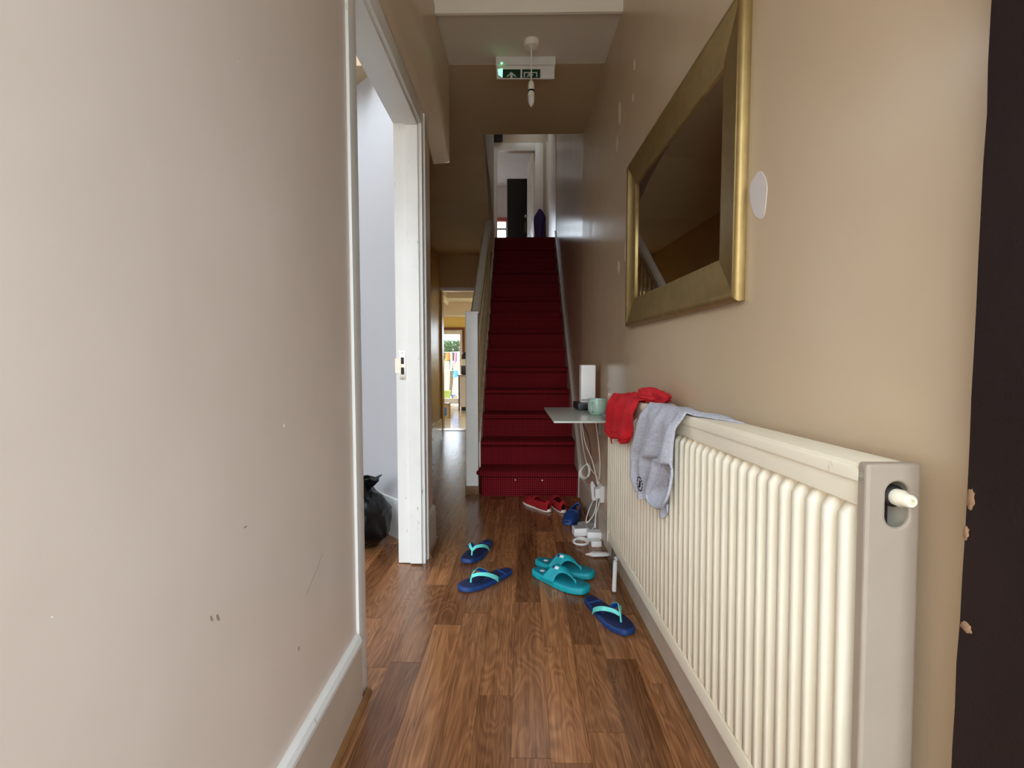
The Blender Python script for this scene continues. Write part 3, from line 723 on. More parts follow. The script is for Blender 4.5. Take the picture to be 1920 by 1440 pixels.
# washing on a line and a leafy hedge beyond the glass
ln = empty('washing_line', (-2.3, 14.0, 0)); tag(ln, 'thin washing line stretched across the garden', 'washing line')
tube('line', [(-1.5, 0, 1.12), (0, 0, 1.06), (1.6, 0, 1.12)], 0.006, 'cable_white', ln, 6)
for x in (-1.5, 1.6): tube('post', [(x, 0, -0.3), (x, 0, 1.15)], 0.025, 'metal', ln, 8, 1)
def cloth(name, x, y, ztop, w_, h_, mat, label, sway=0.03):
    def f(u, v): return ((u-.5)*w_*(1+0.15*v), 0.03*math.sin(u*7+v*2)+sway*v*0.3, -h_*v*(0.9+0.1*math.sin(u*5)))
    o = grid(name, 10, 10, f, mat, None, 0.004); o.location = (x, y, ztop); return tag(o, label, 'laundry', 'washing on the garden line')
cloth('hanging_shirt', -2.05, 14.0, 1.065, 0.13, 0.26, 'cloth_orange', 'orange cloth hanging on the garden washing line')
cloth('hanging_towel', -1.84, 14.0, 1.065, 0.06, 0.34, 'cloth_pink', 'pink cloth hanging on the garden washing line')
cloth('hanging_towel', -1.75, 14.0, 1.07, 0.07, 0.30, 'cloth_pale', 'pale striped cloth hanging on the garden washing line')
cloth('hanging_shirt', -1.95, 14.02, 1.065, 0.05, 0.55, 'cloth_pale', 'long pale cloth hanging on the garden washing line')
l2 = empty('washing_line', (-2.3, 13.6, 0)); tag(l2, 'lower washing line nearer the patio door', 'washing line')
tube('line', [(-1.2, 0, 0.60), (0, 0, 0.55), (1.3, 0, 0.60)], 0.006, 'cable_white', l2, 6)
for x in (-1.2, 1.3): tube('post', [(x, 0, -0.3), (x, 0, 0.63)], 0.02, 'metal', l2, 8, 1)
cloth('hanging_shirt', -1.78, 13.6, 0.555, 0.14, 0.2, 'cloth_blue', 'bright blue cloth hanging on the lower garden line')
pb = empty('planter', (-2.02, 13.3, -0.3)); tag(pb, 'yellow green planter standing on the garden paving', 'planter')
box('tub', (-0.13, 0.13, -0.1, 0.1, 0.0, 0.30), 'cloth_yellow', pb, 0.02); box('rim', (-0.14, 0.14, -0.11, 0.11, 0.28, 0.32), 'cloth_yellow', pb, 0.01)
for (x, y, r_, mat, lb) in ((-1.80, 13.35, 0.06, 'print_blue', 'blue plant pot on the garden paving'), (-1.68, 12.9, 0.05, 'pot', 'terracotta plant pot on the garden paving')):
    pt = lathe('plant_pot', [(0, 0), (r_*0.7, 0), (r_, 0.16), (r_*1.1, 0.16), (r_*1.1, 0.2), (r_*0.9, 0.2), (r_*0.7, 0.05)], mat, None, 16, (x, y, -0.3)); tag(pt, lb, 'plant pot')
hg = empty('hedge', (-2.2, 15.5, -0.3)); tag(hg, 'leafy green hedge at the end of the garden', 'hedge')
random.seed(3); bm = bmesh.new()
for i in range(5200):
    c = Vector((random.uniform(-1.6, 1.6), random.uniform(-0.35, 0.35), 1.12+random.random()*0.62))
    n_ = Vector((random.uniform(-1, 1), random.uniform(-1.2, 0.2), random.uniform(-.3, 1))).normalized()
    a = n_.cross(Vector((random.random(), random.random(), random.random()))).normalized(); b = n_.cross(a); s_ = random.uniform(0.04, 0.08)
    vs = [bm.verts.new(c+a*s_*q+b*s_*0.5*r_) for q, r_ in ((-1, 0), (0, -1), (1, 0), (0, 1))]
    bm.faces.new(vs)
lv = from_bm('foliage', bm, 'leaf', hg); lv['kind'] = 'stuff'
for x in (-1.0, 0.0, 1.0): tube('trunk', [(x, 0, 0), (x+0.05, 0.02, 0.7), (x, 0, 1.5)], 0.05, 'trunk', hg, 8)
struct(box('wall_garden', (-6, 4, 16.5, 16.7, -0.3, 1.1), 'render_outside'), 'pale garden wall behind the hedge', 'wall')

# ------------------------------------------------------------------ radiator
RT = (R(-1.1), 0, R(1.49)); RP = (0.4055, 0.556, 0.212)
rad = empty('radiator', RP, RT); tag(rad, 'long cream ribbed panel radiator on the right wall', 'radiator')
RL, RH, RD = 1.455, 0.612, 0.058
box('front_panel', (0.0110, 0.0145, 0.004, RL-0.004, 0.003, RH-0.022), 'radiator_enamel', rad)
box('back_panel', (RD-0.008, RD, 0.004, RL-0.004, 0.0, RH-0.012), 'radiator_enamel', rad)
# flat pressed borders above and below the ribs
box('top_band', (0.000, 0.012, 0.004, RL-0.004, RH-0.052, RH-0.020), 'radiator_enamel', rad, 0.003)
box('bottom_band', (0.000, 0.012, 0.004, RL-0.004, 0.0, 0.036), 'radiator_enamel', rad, 0.003)
gr = box('top_grille', (-0.001, RD+0.001, 0.0, RL, RH-0.010, RH), 'radiator_enamel', rad, 0.004)
box('top_lip', (-0.004, 0.004, 0.0, RL, RH-0.022, RH-0.006), 'radiator_enamel', gr, 0.003)
NR = 42; pitch = (RL-0.05)/NR
bm = bmesh.new(); hw = pitch*0.30; z0, z1 = 0.034, RH-0.050
cs = [(0.0112, -pitch*0.34), (0.009, -pitch*0.30), (-0.002, -pitch*0.215), (-0.004, -pitch*0.15), (-0.004, pitch*0.15), (-0.002, pitch*0.215), (0.009, pitch*0.30), (0.0112, pitch*0.34)]
lv_ = []
for z, k_ in ((z0, 0.1), (z0+0.016, 1.0), (z1-0.018, 1.0), (z1, 0.1)):
    lv_.append([bm.verts.new((0.0112+(x-0.0112)*k_, y*(1 if k_ == 1 else 0.8), z)) for x, y in cs])
for a_, b_ in zip(lv_, lv_[1:]):
    for q in range(7): bm.faces.new((a_[q], a_[q+1], b_[q+1], b_[q]))
bmesh.ops.recalc_face_normals(bm, faces=bm.faces)
rme = bpy.data.meshes.new('rib'); bm.to_mesh(rme); bm.free(); rme.materials.append(M['radiator_enamel'])
for p_ in rme.polygons: p_.use_smooth = True
for i in range(NR):
    o = link('rib', rme, None, rad); o.location = (0, 0.025+(i+.5)*pitch, 0)
# end panel with a slot for the bleed plug
def end_panel(y, nm):
    bm = bmesh.new(); n_ = 32; cx, cz, rx, hs = 0.033, RH-0.046, 0.0135, 0.0135
    inn, out = [], []
    for i in range(n_):
        a = 2*PI*(i+.5)/n_; dx, dz = math.cos(a), math.sin(a)
        inn.append((cx+rx*dx, cz+rx*dz+(hs if dz > 0 else -hs)))
        X0, X1, Z0, Z1 = -0.004, RD+0.002, -0.002, RH+0.002
        tx = (X1-cx)/dx if dx > 0 else (X0-cx)/dx
        tz = (Z1-cz)/dz if dz > 0 else (Z0-cz)/dz
        t = min(tx, tz); out.append((cx+dx*t, cz+dz*t))
    # snap nearest samples to the corners
    for X in (X0, X1):
        for Z in (Z0, Z1):
            j = min(range(n_), key=lambda q: abs(math.atan2(out[q][1]-cz, out[q][0]-cx)-math.atan2(Z-cz, X-cx))); out[j] = (X, Z)
    rings = []
    for (L_, yy) in ((inn, y+0.004), (inn, y), (out, y), (out, y+0.014)):
        rings.append([bm.verts.new((x, yy, z)) for x, z in L_])
    for a_, b_ in zip(rings, rings[1:]):
        for i in range(n_): bm.faces.new((a_[i], a_[(i+1) % n_], b_[(i+1) % n_], b_[i]))
    o = from_bm(nm, bm, 'radiator_side_shaded', rad); b_ = o.modifiers.new('bevel', 'BEVEL'); b_.width = 0.004; b_.segments = 3; b_.limit_method = 'ANGLE'; return o
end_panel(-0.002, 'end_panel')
box('end_panel', (-0.002, RD+0.001, RL-0.004, RL+0.002, -0.002, RH+0.001), 'radiator_enamel', rad, 0.003)
pl = lathe('bleed_plug', [(0, 0), (0.0095, 0), (0.010, 0.012), (0.0075, 0.016), (0.0075, 0.024), (0.006, 0.026), (0.003, 0.026), (0.003, 0.021), (0, 0.021)], 'radiator_enamel', rad, 20, (0.036, 0.008, RH-0.038)); pl.rotation_euler = (R(90), 0, 0)
lathe('brass_boss', [(0, 0), (0.013, 0), (0.013, 0.006), (0.009, 0.010), (0, 0.010)], 'black_hole', rad, 20, (0.036, 0.014, RH-0.038)).rotation_euler = (R(90), 0, 0)
box('cavity_shade', (0.014, 0.046, 0.03, 0.036, 0.02, RH-0.02), 'black_hole', rad)  # dark plate standing in for the shade inside the slot
# feed pipe and valve at the far bottom corner
vp = tube('feed_pipe', [(0.03, RL-0.05, 0.01), (0.028, RL-0.055, -0.05), (0.018, RL-0.07, -0.06), (0.012, RL-0.075, -0.18)], 0.0085, 'cable_white', rad, 10)
lathe('valve', [(0, 0), (0.014, 0), (0.014, 0.03), (0.010, 0.034), (0.010, 0.05), (0, 0.05)], 'metal', vp, 14, (0.03, RL-0.05, -0.045))
tube('feed_pipe', [(0.03, RL-0.012, 0.01), (0.028, RL+0.02, -0.05), (0.028, RL+0.02, -0.17)], 0.007, 'metal', rad, 10)

# grey tee over the radiator; (length along radiator, height) taken on its face
iR = (Matrix.Translation(RP) @ Matrix.Rotation(RT[2], 4, 'Z') @ Matrix.Rotation(RT[0], 4, 'X'))
iRi = iR.inverted()
def onrad(y, z, d=0.0):                                             # world depth y, height z -> radiator frame, d proud of the face
    x = 0.42-0.026*y
    v = iRi @ Vector((x, y, z)); return Vector((-d-0.004, v.y, v.z))
te = empty('grey_tee', RP, RT); tag(te, 'heather grey t-shirt with a small black emblem draped over the radiator', 't-shirt')
Lf = [(1.406, 0.813), (1.442, 0.771), (1.485, 0.712), (1.531, 0.651), (1.528, 0.584), (1.495, 0.559), (1.470, 0.540)]
Rf = [(1.123, 0.816), (1.131, 0.797), (1.139, 0.778), (1.150, 0.752), (1.160, 0.728), (1.168, 0.704), (1.175, 0.688), (1.242, 0.684), (1.262, 0.655), (1.278, 0.632), (1.305, 0.606), (1.325, 0.582), (1.338, 0.562), (1.345, 0.548)]
def tee(u, v):                                                      # v 0 back of the top, .18 front edge, 1 hem
    if v < 0.18:
        t = v/0.18
        a = onrad(*Lf[0]); b = onrad(*Rf[0]); p_ = a.lerp(b, u)
        p_.z = RH+0.004+0.003*math.sin(u*17)+0.003*t
        p_.x = 0.052*(1-t)-0.006*t; p_.y -= (1-t)*(-0.02+0.17*u*u)
        return p_
    t = (v-0.18)/0.82
    a = onrad(*lerp(Lf, t)); b = onrad(*lerp(Rf, t)); p_ = a.lerp(b, u)
    fold = 0.015+0.015*math.sin(u*14+t*2.2+0.8*math.sin(t*4))*(0.3+0.7*math.sin(min(1,t*1.3)*PI/2))+0.0045*math.sin(u*29+1-3*t)+0.008*noise.noise(Vector((u*4, t*3.2, 1.3)))+0.006*math.sin(u*PI)*t
    edge = min(1, t*8)
    p_.x -= fold*edge+0.004; p_.z += 0.006*(1-edge)
    p_.z += 0.006*math.sin(u*9)*max(0, t-0.8)*5
    return p_
grid('body', 40, 44, tee, 'grey_jersey', te, 0.003)
# back layer hanging below and the sleeve that gapes open
LP = [(1.241, 0.688), (1.262, 0.655), (1.295, 0.618), (1.338, 0.578), (1.318, 0.556), (1.247, 0.562), (1.180, 0.600), (1.168, 0.650), (1.170, 0.690)]
lp = catmull([onrad(y, z, 0.030 if 2 < i < 7 else 0.022) for i, (y, z) in enumerate(LP)], 6, True)
bm = bmesh.new(); b_tube(bm, lp, 0.0035, 8, True); from_bm('sleeve_hem', bm, 'grey_jersey', te, True)
cen = sum(lp, Vector())/len(lp)
def inside(u, v):
    p_ = lp[int(round(u*len(lp))) % len(lp)]
    q = p_.lerp(cen, v); q.x += 0.024*math.sin(v*PI/2)+0.0025*math.sin(v*14+u*20); return q
grid('sleeve_inside', len(lp), 8, inside, 'grey_jersey', te)
def dang(u, v):
    a = onrad(1.345, 0.575); b = onrad(1.235, 0.572); p_ = a.lerp(b, u); p_.x -= 0.006+0.006*math.sin(u*13); p_.z -= v*0.045*(0.5+0.5*math.sin(u*PI)+0.15*math.sin(u*12)); return p_
grid('hem_tail', 16, 6, dang, 'grey_jersey', te, 0.003)
# emblem: a broken ring with a small figure inside
em = empty('emblem', (0, 0, 0), parent=te); ec = onrad(1.375, 0.590, 0.0)
bm = bmesh.new()
def efold(dy): return -0.041
for i in range(14):
    a0 = 2*PI*i/14; a1 = a0+2*PI/14*0.62; vs = []
    for a, r_ in ((a0, 0.021), (a1, 0.021), (a1, 0.0255), (a0, 0.0255)): vs.append(bm.verts.new((ec.x+efold(0), ec.y+r_*math.cos(a)*1.15, ec.z+0.8*r_*math.sin(a))))
    bm.faces.new(vs)
for P_ in ([(-0.012,0.012),(0.002,0.013),(0.004,0.004),(-0.004,0.000)], [(-0.004,0.002),(0.004,0.002),(0.010,-0.008),(0.003,-0.009)], [(0.002,-0.006),(0.010,-0.008),(0.012,-0.015),(-0.006,-0.014)], [(-0.010,-0.002),(-0.004,0.002),(-0.002,-0.003),(-0.009,-0.007)]):
    bm.faces.new([bm.verts.new((ec.x+efold(0), ec.y+y_, ec.z+0.8*z_)) for y_, z_ in P_])
g_ = bmesh.ops.extrude_face_region(bm, geom=list(bm.faces)); bmesh.ops.translate(bm, verts=[v for v in g_['geom'] if isinstance(v, bmesh.types.BMVert)], vec=(0.0012, 0, 0))
eo = from_bm('emblem_print', bm, 'black_plastic', te)
bpy.data.objects.remove(em)

# red shorts at the far end
rs = empty('red_shorts', RP, RT); tag(rs, 'crumpled bright red shorts hanging over the far end of the radiator', 'shorts')
Lr = [(1.863, 0.800), (1.885, 0.771), (1.925, 0.700), (1.905, 0.655)]
Rr = [(1.521, 0.803), (1.549, 0.744), (1.575, 0.697), (1.593, 0.676)]
def red(u, v):
    if v < 0.2:
        t = v/0.2
        p_ = onrad(*Lr[0]).lerp(onrad(*Rr[0]), u); p_.x = 0.055*(1-t)-0.008*t; p_.y -= (1-t)*0.07
        p_.z = RH+0.006+0.014*(1-t)*abs(noise.noise(Vector((u*7, t*3, 2))))*2+0.004*math.sin(u*14)
        return p_
    t = (v-0.2)/0.8
    p_ = onrad(*lerp(Lr, t)).lerp(onrad(*lerp(Rr, t)), u); e = min(1, t*6)
    p_.x -= 0.008+e*(0.014+0.010*noise.noise(Vector((u*6, t*3, 0.3)))+0.006*math.sin(u*17+t))
    p_.z += 0.012*(1-t)*(1-e)-t*0.018*math.sin(u*PI)-0.008*t*math.sin(u*9)
    return p_
grid('body', 34, 34, red, 'red_cloth', rs, 0.004)
def hem(v0, d):
    def f(u, v):
        p_ = red(u, v0+0.012*v); p_.x -= d+0.003*math.sin(v*PI); return p_
    return f
for v0 in (0.80, 0.93): grid('hem', 34, 3, hem(v0, 0.004), 'red_cloth', rs, 0.004)
def lump(u, v):
    a = 2*PI*u; b = PI*v
    d = Vector((math.cos(a)*math.sin(b), math.sin(a)*math.sin(b), math.cos(b))); n_ = 1+0.45*noise.noise(d*2.6)
    return Vector((0.028+d.x*0.026*n_, 0.93+d.y*0.13*n_, RH+0.022+d.z*0.024*n_))
grid('bunched_waist', 28, 14, lump, 'red_cloth', rs)
tube('drawstring', [onrad(1.86, 0.66, 0.02), onrad(1.858, 0.64, 0.02), onrad(1.862, 0.618, 0.015)], 0.003, 'red_cloth', rs, 6)

# ------------------------------------------------------------------ mirror
ya, yb = 1.045, 2.0; YM = (ya+yb)/2
mr = empty('wall_mirror', (WR(YM), YM, 1.385), (0, 0, R(1.49))); tag(mr, 'rectangular wall mirror in a wide dull gold frame', 'mirror')
hl, hh = (yb-ya)/2, 0.318
# frame profile: depth into the hall (x<0) against distance from outer edge; four mitred bars
prof = [(0.0, 0.0), (-0.014, -0.001), (-0.021, 0.004), (-0.024, 0.010), (-0.022, 0.017), (-0.019, 0.020), (-0.014, 0.098), (-0.011, 0.104), (-0.0065, 0.104), (0.0, 0.104)]
def bar(c0, c1, i0, i1):
    bm = bmesh.new(); A, B = [], []
    for d, w_ in prof:
        t = w_/0.104
        for L_, o_, n_ in ((A, c0, i0), (B, c1, i1)):
            L_.append(bm.verts.new((d, o_[0]+(n_[0]-o_[0])*t, o_[1]+(n_[1]-o_[1])*t)))
    n_ = len(prof); bm.faces.new(A); bm.faces.new(B[::-1])
    for i in range(n_): bm.faces.new((A[i], A[(i+1) % n_], B[(i+1) % n_], B[i]))
    return from_bm('frame_bar', bm, 'gold_frame', mr, True)
fw_ = 0.104
co = [(-hl, -hh), (hl, -hh), (hl, hh), (-hl, hh)]; ci_ = [(-hl+fw_, -hh+fw_), (hl-fw_, -hh+fw_), (hl-fw_, hh-fw_), (-hl+fw_, hh-fw_)]
for i in range(4): bar(co[i], co[(i+1) % 4], ci_[i], ci_[(i+1) % 4])
box('mirror_glass', (-0.006, -0.002, -hl+fw_-0.004, hl-fw_+0.004, -hh+fw_-0.004, hh-fw_+0.004), 'mirror_glass', mr)
box('backing', (-0.002, 0.002, -hl+0.02, hl-0.02, -hh+0.02, hh-0.02), 'black_plastic', mr)

# ------------------------------------------------------------------ glass shelf and what stands on it
SZ = 0.672
sh = empty('glass_shelf', (WR(2.4), 2.39, SZ), (0, 0, R(1.49))); tag(sh, 'pale rectangular glass shelf fixed to the wall beyond the radiator', 'shelf')
box('plate', (-0.297, -0.001, -0.29, 0.285, -0.008, 0.0), 'shelf_glass', sh, 0.002)
for y in (-0.17, 0.2):
    box('bracket', (-0.10, 0.0, y-0.008, y+0.008, -0.022, -0.009), 'metal', sh, 0.002)
    box('bracket_leg', (-0.012, 0.0, y-0.006, y+0.006, -0.14, -0.012), 'grey_plastic', sh, 0.002)
bb = empty('black_router', (0.362, 2.60, SZ), (0, 0, R(4))); tag(bb, 'low black box under the white upright unit on the shelf', 'router')
box('case', (-0.066, 0.060, -0.085, 0.070, 0.002, 0.036), 'black_plastic', bb, 0.004)
for x in (-0.055, 0.05):
    for y in (-0.07, 0.055): lathe('foot', [(0, 0), (0.006, 0), (0.006, 0.003), (0, 0.003)], 'black_plastic', bb, 10, (x, y, 0))
wt = empty('white_router', (0.360, 2.605, SZ+0.036), (0, 0, R(2))); tag(wt, 'tall white upright wifi unit standing on the black box', 'router')
box('case', (-0.038, 0.038, -0.030, 0.030, 0.0, 0.196), 'white_plastic', wt, 0.004, 3)
box('base_trim', (-0.036, 0.036, -0.0315, -0.029, 0.006, 0.018), 'grey_plastic', wt, 0.0005)
mg = empty('mug', (0.370, 2.335, SZ)); tag(mg, 'pale green glazed mug standing on the glass shelf', 'mug')
lathe('cup', [(0, 0.001), (0.026, 0), (0.034, 0.004), (0.042, 0.018), (0.0445, 0.040), (0.043, 0.060), (0.0425, 0.074), (0.0405, 0.075), (0.0395, 0.073), (0.040, 0.058), (0.041, 0.040), (0.038, 0.020), (0.028, 0.008), (0, 0.007)], 'mug_glaze', mg, 40)
tube('handle', [(-0.026, -0.033, 0.060), (-0.034, -0.050, 0.060), (-0.038, -0.060, 0.045), (-0.036, -0.056, 0.026), (-0.027, -0.038, 0.017), (-0.022, -0.030, 0.018)], 0.0055, 'mug_glaze', mg, 10)
def pap(u, v): return Vector((0.07*(u-.5), 0.13*(v-.5), 0.010+0.006*math.sin(u*5+v*3)))
pp = grid('blue_wrapper', 10, 10, pap, 'blue_paper', None, 0.004); pp.location = (0.405, 2.19, SZ+0.002); tag(pp, 'light blue crumpled wrapper lying on the glass shelf', 'wrapper')

# cables, plugs and adaptors below the shelf
WX = lambda y, d: WR(y)-d
def cable(pts, label, r=0.0028, mat='cable_white'):
    o = tube('power_cable', pts, r, mat, None, 8, 8); tag(o, label, 'cable', 'white leads hanging below the shelf'); return o
SB = SZ-0.012
cable([(0.322, 2.66, SB), (0.331, 2.66, 0.591), (0.349, 2.70, 0.472), (0.381, 2.80, 0.356), (0.396, 2.80, 0.325), (0.414, 2.75, 0.299), (0.424, 2.62, 0.284), (0.414, 2.60, 0.158), (0.400, 2.56, 0.06), (0.385, 2.53, 0.05)], 'leftmost white lead hanging from the back of the shelf to the adaptors')
cable([(0.334, 2.655, SB), (0.340, 2.66, 0.588), (0.364, 2.70, 0.472), (0.400, 2.70, 0.383), (0.418, 2.68, 0.31), (0.421, 2.62, 0.262)], 'white lead crossing diagonally below the shelf to the knot of leads')
cable([(0.394, 2.55, SB), (0.398, 2.55, 0.606), (0.413, 2.55, 0.499), (0.424, 2.56, 0.384), (0.422, 2.57, 0.30)], 'thin rightmost white lead running straight down the wall')
cable([(0.405, 2.66, 0.160), (0.370, 2.60, 0.115), (0.352, 2.55, 0.075), (0.372, 2.55, 0.088), (0.402, 2.585, 0.12), (0.420, 2.60, 0.202), (0.424, 2.585, 0.285)], 'white lead making a wide loop above the floor adaptors')
cable([(0.418, 2.50, 0.235), (0.416, 2.52, 0.19), (0.404, 2.55, 0.116), (0.398, 2.53, 0.05)], 'white lead dropping from the wall socket to the floor adaptors')
cable([(0.342, 2.65, SB), (0.346, 2.66, 0.588), (0.375, 2.70, 0.526), (0.397, 2.75, 0.458), (0.409, 2.78, 0.382)], 'thin dark lead trailing below the shelf', 0.002, 'black_plastic')
# coiled lead
cp = []
for i in range(64):
    a = 2*PI*i/16; cp.append((0.385+0.040*math.cos(a)*0.75-0.004*i/16, 2.80+0.030*math.cos(a)+0.004*math.sin(a*.7), 0.292+0.038*math.sin(a+0.3*math.sin(a))-0.003*i/16))
tag(tube('coiled_lead', cp, 0.003, 'cable_white', None, 7, 2), 'coil of white lead hung against the wall under the shelf', 'cable')
def block(name, loc, dims, rot, mat, label, cat, bev=0.004):
    e = empty(name, loc, rot); tag(e, label, cat)
    a, b, c_ = dims
    box('case', (-a/2, a/2, -b/2, b/2, 0, c_), mat, e, bev, 2); return e
e = block('wall_plug', (0.409, 2.66, 0.165), (0.024, 0.045, 0.085), (0, R(-6), R(1.5)), 'white_plastic', 'white plug hanging on its lead under the coil', 'plug')
box('cable_grip', (-0.006, 0.006, -0.008, 0.008, 0.083, 0.10), 'white_plastic', e, 0.002)
e = block('wall_socket', (WX(2.5,.012), 2.50, 0.205), (0.022, 0.07, 0.085), (0, 0, R(1.5)), 'white_plastic', 'white wall socket with plugs beside the radiator end', 'socket')
box('plug', (-0.036, -0.011, -0.026, 0.018, 0.02, 0.07), 'white_plastic', e, 0.004)
e = block('power_adaptor', (0.325, 2.575, 0.0), (0.078, 0.06, 0.042), (0, 0, R(8)), 'white_plastic', 'white power adaptor farthest left in the floor pile', 'adaptor')
box('top_label', (-0.034, 0.034, -0.026, 0.026, 0.042, 0.0425), 'grey_plastic', e)
e = block('power_adaptor', (0.388, 2.50, 0.0), (0.072, 0.055, 0.048), (0, 0, R(-5)), 'white_plastic', 'white square power adaptor nearest the skirting in the floor pile', 'adaptor')
box('pins', (0.036, 0.054, -0.008, 0.008, 0.02, 0.026), 'metal', e)
e = block('power_adaptor', (0.385, 2.425, 0.0), (0.05, 0.045, 0.028), (0, 0, R(3)), 'white_plastic', 'small white power adaptor at the front of the floor pile', 'adaptor')
e = block('extension_block', (0.375, 2.665, 0.0), (0.085, 0.07, 0.03), (0, 0, R(20)), 'grey_plastic', 'grey extension block behind the white adaptors', 'extension lead')
box('socket_face', (-0.036, 0.036, -0.028, 0.028, 0.03, 0.033), 'grey_plastic', e, 0.001)
cp = []
for i in range(40):
    a = 2*PI*i/16; cp.append((0.308+0.036*math.cos(a)+0.003*i/16, 2.445+0.042*math.sin(a)-0.004*i/16, 0.006+0.005*i/16+0.003*math.sin(a*.6)))
tag(tube('floor_lead', cp, 0.0042, 'cable_white', None, 8, 2), 'short white lead coiled on the floor beside the adaptors', 'cable')
bt = empty('glue_tube', (0.375, 2.285, 0.0), (0, 0, R(2))); tag(bt, 'white plastic tube with pointed nozzle lying on the floor by the skirting', 'tube')
def tb(u, v):
    a = 2*PI*u; s_ = v; r_ = 0.019*(1-0.25*s_**4); return Vector((-0.03+0.085*s_, r_*math.cos(a)*1.1, 0.012+0.010*math.sin(a)*(1-0.6*max(0, s_-0.6)/0.4)))
grid('body', 16, 8, tb, 'white_plastic', bt)
lathe('nozzle', [(0.014, 0), (0.008, 0.012), (0.004, 0.03), (0, 0.036)], 'sole_white', bt, 12, (-0.028, 0, 0.012)).rotation_euler = (0, R(-90), 0)
box('crimp', (0.052, 0.058, -0.02, 0.02, 0.007, 0.013), 'white_plastic', bt, 0.001)

# ------------------------------------------------------------------ pendant and exit sign
pn = empty('pendant_light', (0.055, 2.415, 2.44)); tag(pn, 'bare candle bulb on a white pendant below the ceiling rose', 'pendant lamp')
lathe('ceiling_rose', [(0, 0), (0.037, 0), (0.037, -0.018), (0.033, -0.026), (0.012, -0.030), (0.006, -0.036), (0, -0.036)], 'bulb_white', pn)
tube('flex', [(0, 0, -0.034), (0.001, 0, -0.1), (-0.001, 0, -0.19)], 0.003, 'cable_white', pn)
lathe('lamp_holder', [(0, -0.1817), (0.008, -0.1825), (0.013, -0.1901), (0.015, -0.2010), (0.015, -0.2237), (0.014, -0.2254), (0, -0.2254)], 'bulb_white', pn, 20)
lathe('collar', [(0, -0.2245), (0.0155, -0.2245), (0.0155, -0.2312), (0, -0.2312)], 'black_plastic', pn, 20)
lathe('bulb_base', [(0, -0.2304), (0.0125, -0.2304), (0.0145, -0.2405), (0.0158, -0.2522), (0, -0.2522)], 'bulb_white', pn, 20)
lathe('bulb', [(0.0158, -0.2514), (0.0168, -0.2623), (0.0155, -0.2758), (0.011, -0.2892), (0.005, -0.2984), (0.002, -0.3026), (0, -0.3035)], 'bulb_glass', pn, 20)
tube('filament_stem', [(0, 0, -0.2489), (0, 0, -0.2741)], 0.004, 'sign_white', pn, 8, 1)

es = empty('exit_sign', (0.03, 2.56, 2.44), (0, 0, R(0.6))); es.scale = (1, 1, 0.84); tag(es, 'white emergency exit sign with green arrow panel hanging from the ceiling', 'exit sign')
box('housing', (-0.15, 0.148, -0.03, 0.03, -0.046, 0.0), 'sign_case', es, 0.003)
pn2 = box('panel', (-0.146, 0.144, -0.014, -0.006, -0.118, -0.046), 'sign_case', es, 0.001)
YF = -0.0145
def flat(name, polys, mat, par, y=YF):
    bm = bmesh.new()
    for P_ in polys:
        A = [bm.verts.new((x, y, z)) for x, z in P_]; B = [bm.verts.new((x, y+0.0006, z)) for x, z in P_]
        bm.faces.new(A); n_ = len(P_)
        for i in range(n_): bm.faces.new((A[i], A[(i+1) % n_], B[(i+1) % n_], B[i]))
    return from_bm(name, bm, mat, par)
rc = lambda x0, x1, z0, z1: [(x0, z0), (x1, z0), (x1, z1), (x0, z1)]
flat('green_field', [rc(-0.115, -0.026, -0.114, -0.064)], 'sign_green', pn2)
flat('green_field', [rc(-0.018, 0.073, -0.114, -0.064)], 'sign_green', pn2)
flat('arrow', [[(-0.098, -0.106), (-0.072, -0.078), (-0.046, -0.106), (-0.056, -0.106), (-0.066, -0.094), (-0.066, -0.114), (-0.078, -0.114), (-0.078, -0.094), (-0.088, -0.106)]], 'sign_white', pn2, YF-0.0004)
# pictogram: door frame outline with a running figure in it
flat('pictogram', [rc(-0.010, 0.058, -0.086, -0.080), rc(-0.010, -0.004, -0.110, -0.086), rc(0.052, 0.058, -0.110, -0.086), [(0.016, -0.088), (0.030, -0.088), (0.040, -0.098), (0.034, -0.101), (0.024, -0.094), (0.012, -0.100), (0.008, -0.096)], [(0.014, -0.101), (0.026, -0.097), (0.034, -0.110), (0.027, -0.112), (0.020, -0.104), (0.006, -0.110), (0.004, -0.105)]], 'sign_white', pn2, YF-0.0004)
l_ = lathe('indicator_led', [(0, 0.006), (0.004, 0.004), (0.005, 0)], 'led_green', es, 12, (-0.120, -0.030, -0.040)); l_.rotation_euler = (R(90), 0, 0)
flat('led_glow', [[(-0.140, -0.064), (-0.116, -0.058), (-0.118, -0.108), (-0.136, -0.096)]], 'led_green', pn2)  # glow of the LED on the panel, made as an emissive patch

# ------------------------------------------------------------------ bin bag
bgx = empty('bin_bag', (-0.818, 2.41, 0)); tag(bgx, 'knotted black plastic bin bag on the floor inside the left room', 'bin bag')
bm = bmesh.new(); bmesh.ops.create_icosphere(bm, subdivisions=5, radius=1)
for v in bm.verts:
    d = v.co.normalized(); n_ = 1+0.16*noise.noise(d*1.6+Vector((3, 0, 0)))+0.09*noise.ridged_multi_fractal(d*3.5, 1.0, 2.0, 4, 1.0, 2.0)*0.5
    z = d.z*0.155*n_+0.15; zr = max(0.0, z)
    k_ = 1.0 if d.z < 0.3 else 1-0.35*(d.z-0.3)/0.7
    v.co = Vector((d.x*0.168*n_*k_, d.y*0.165*n_*k_, zr))
from_bm('sack', bm, 'bin_bag', bgx, True)
def knot(u, v):
    a = 2*PI*u; r_ = 0.022+0.03*abs(v-0.35)*1.2+0.008*math.sin(5*a+v*5); return Vector((0.03+r_*math.cos(a)+0.05*v, r_*math.sin(a), 0.27+0.075*v+0.008*math.sin(3*a)))
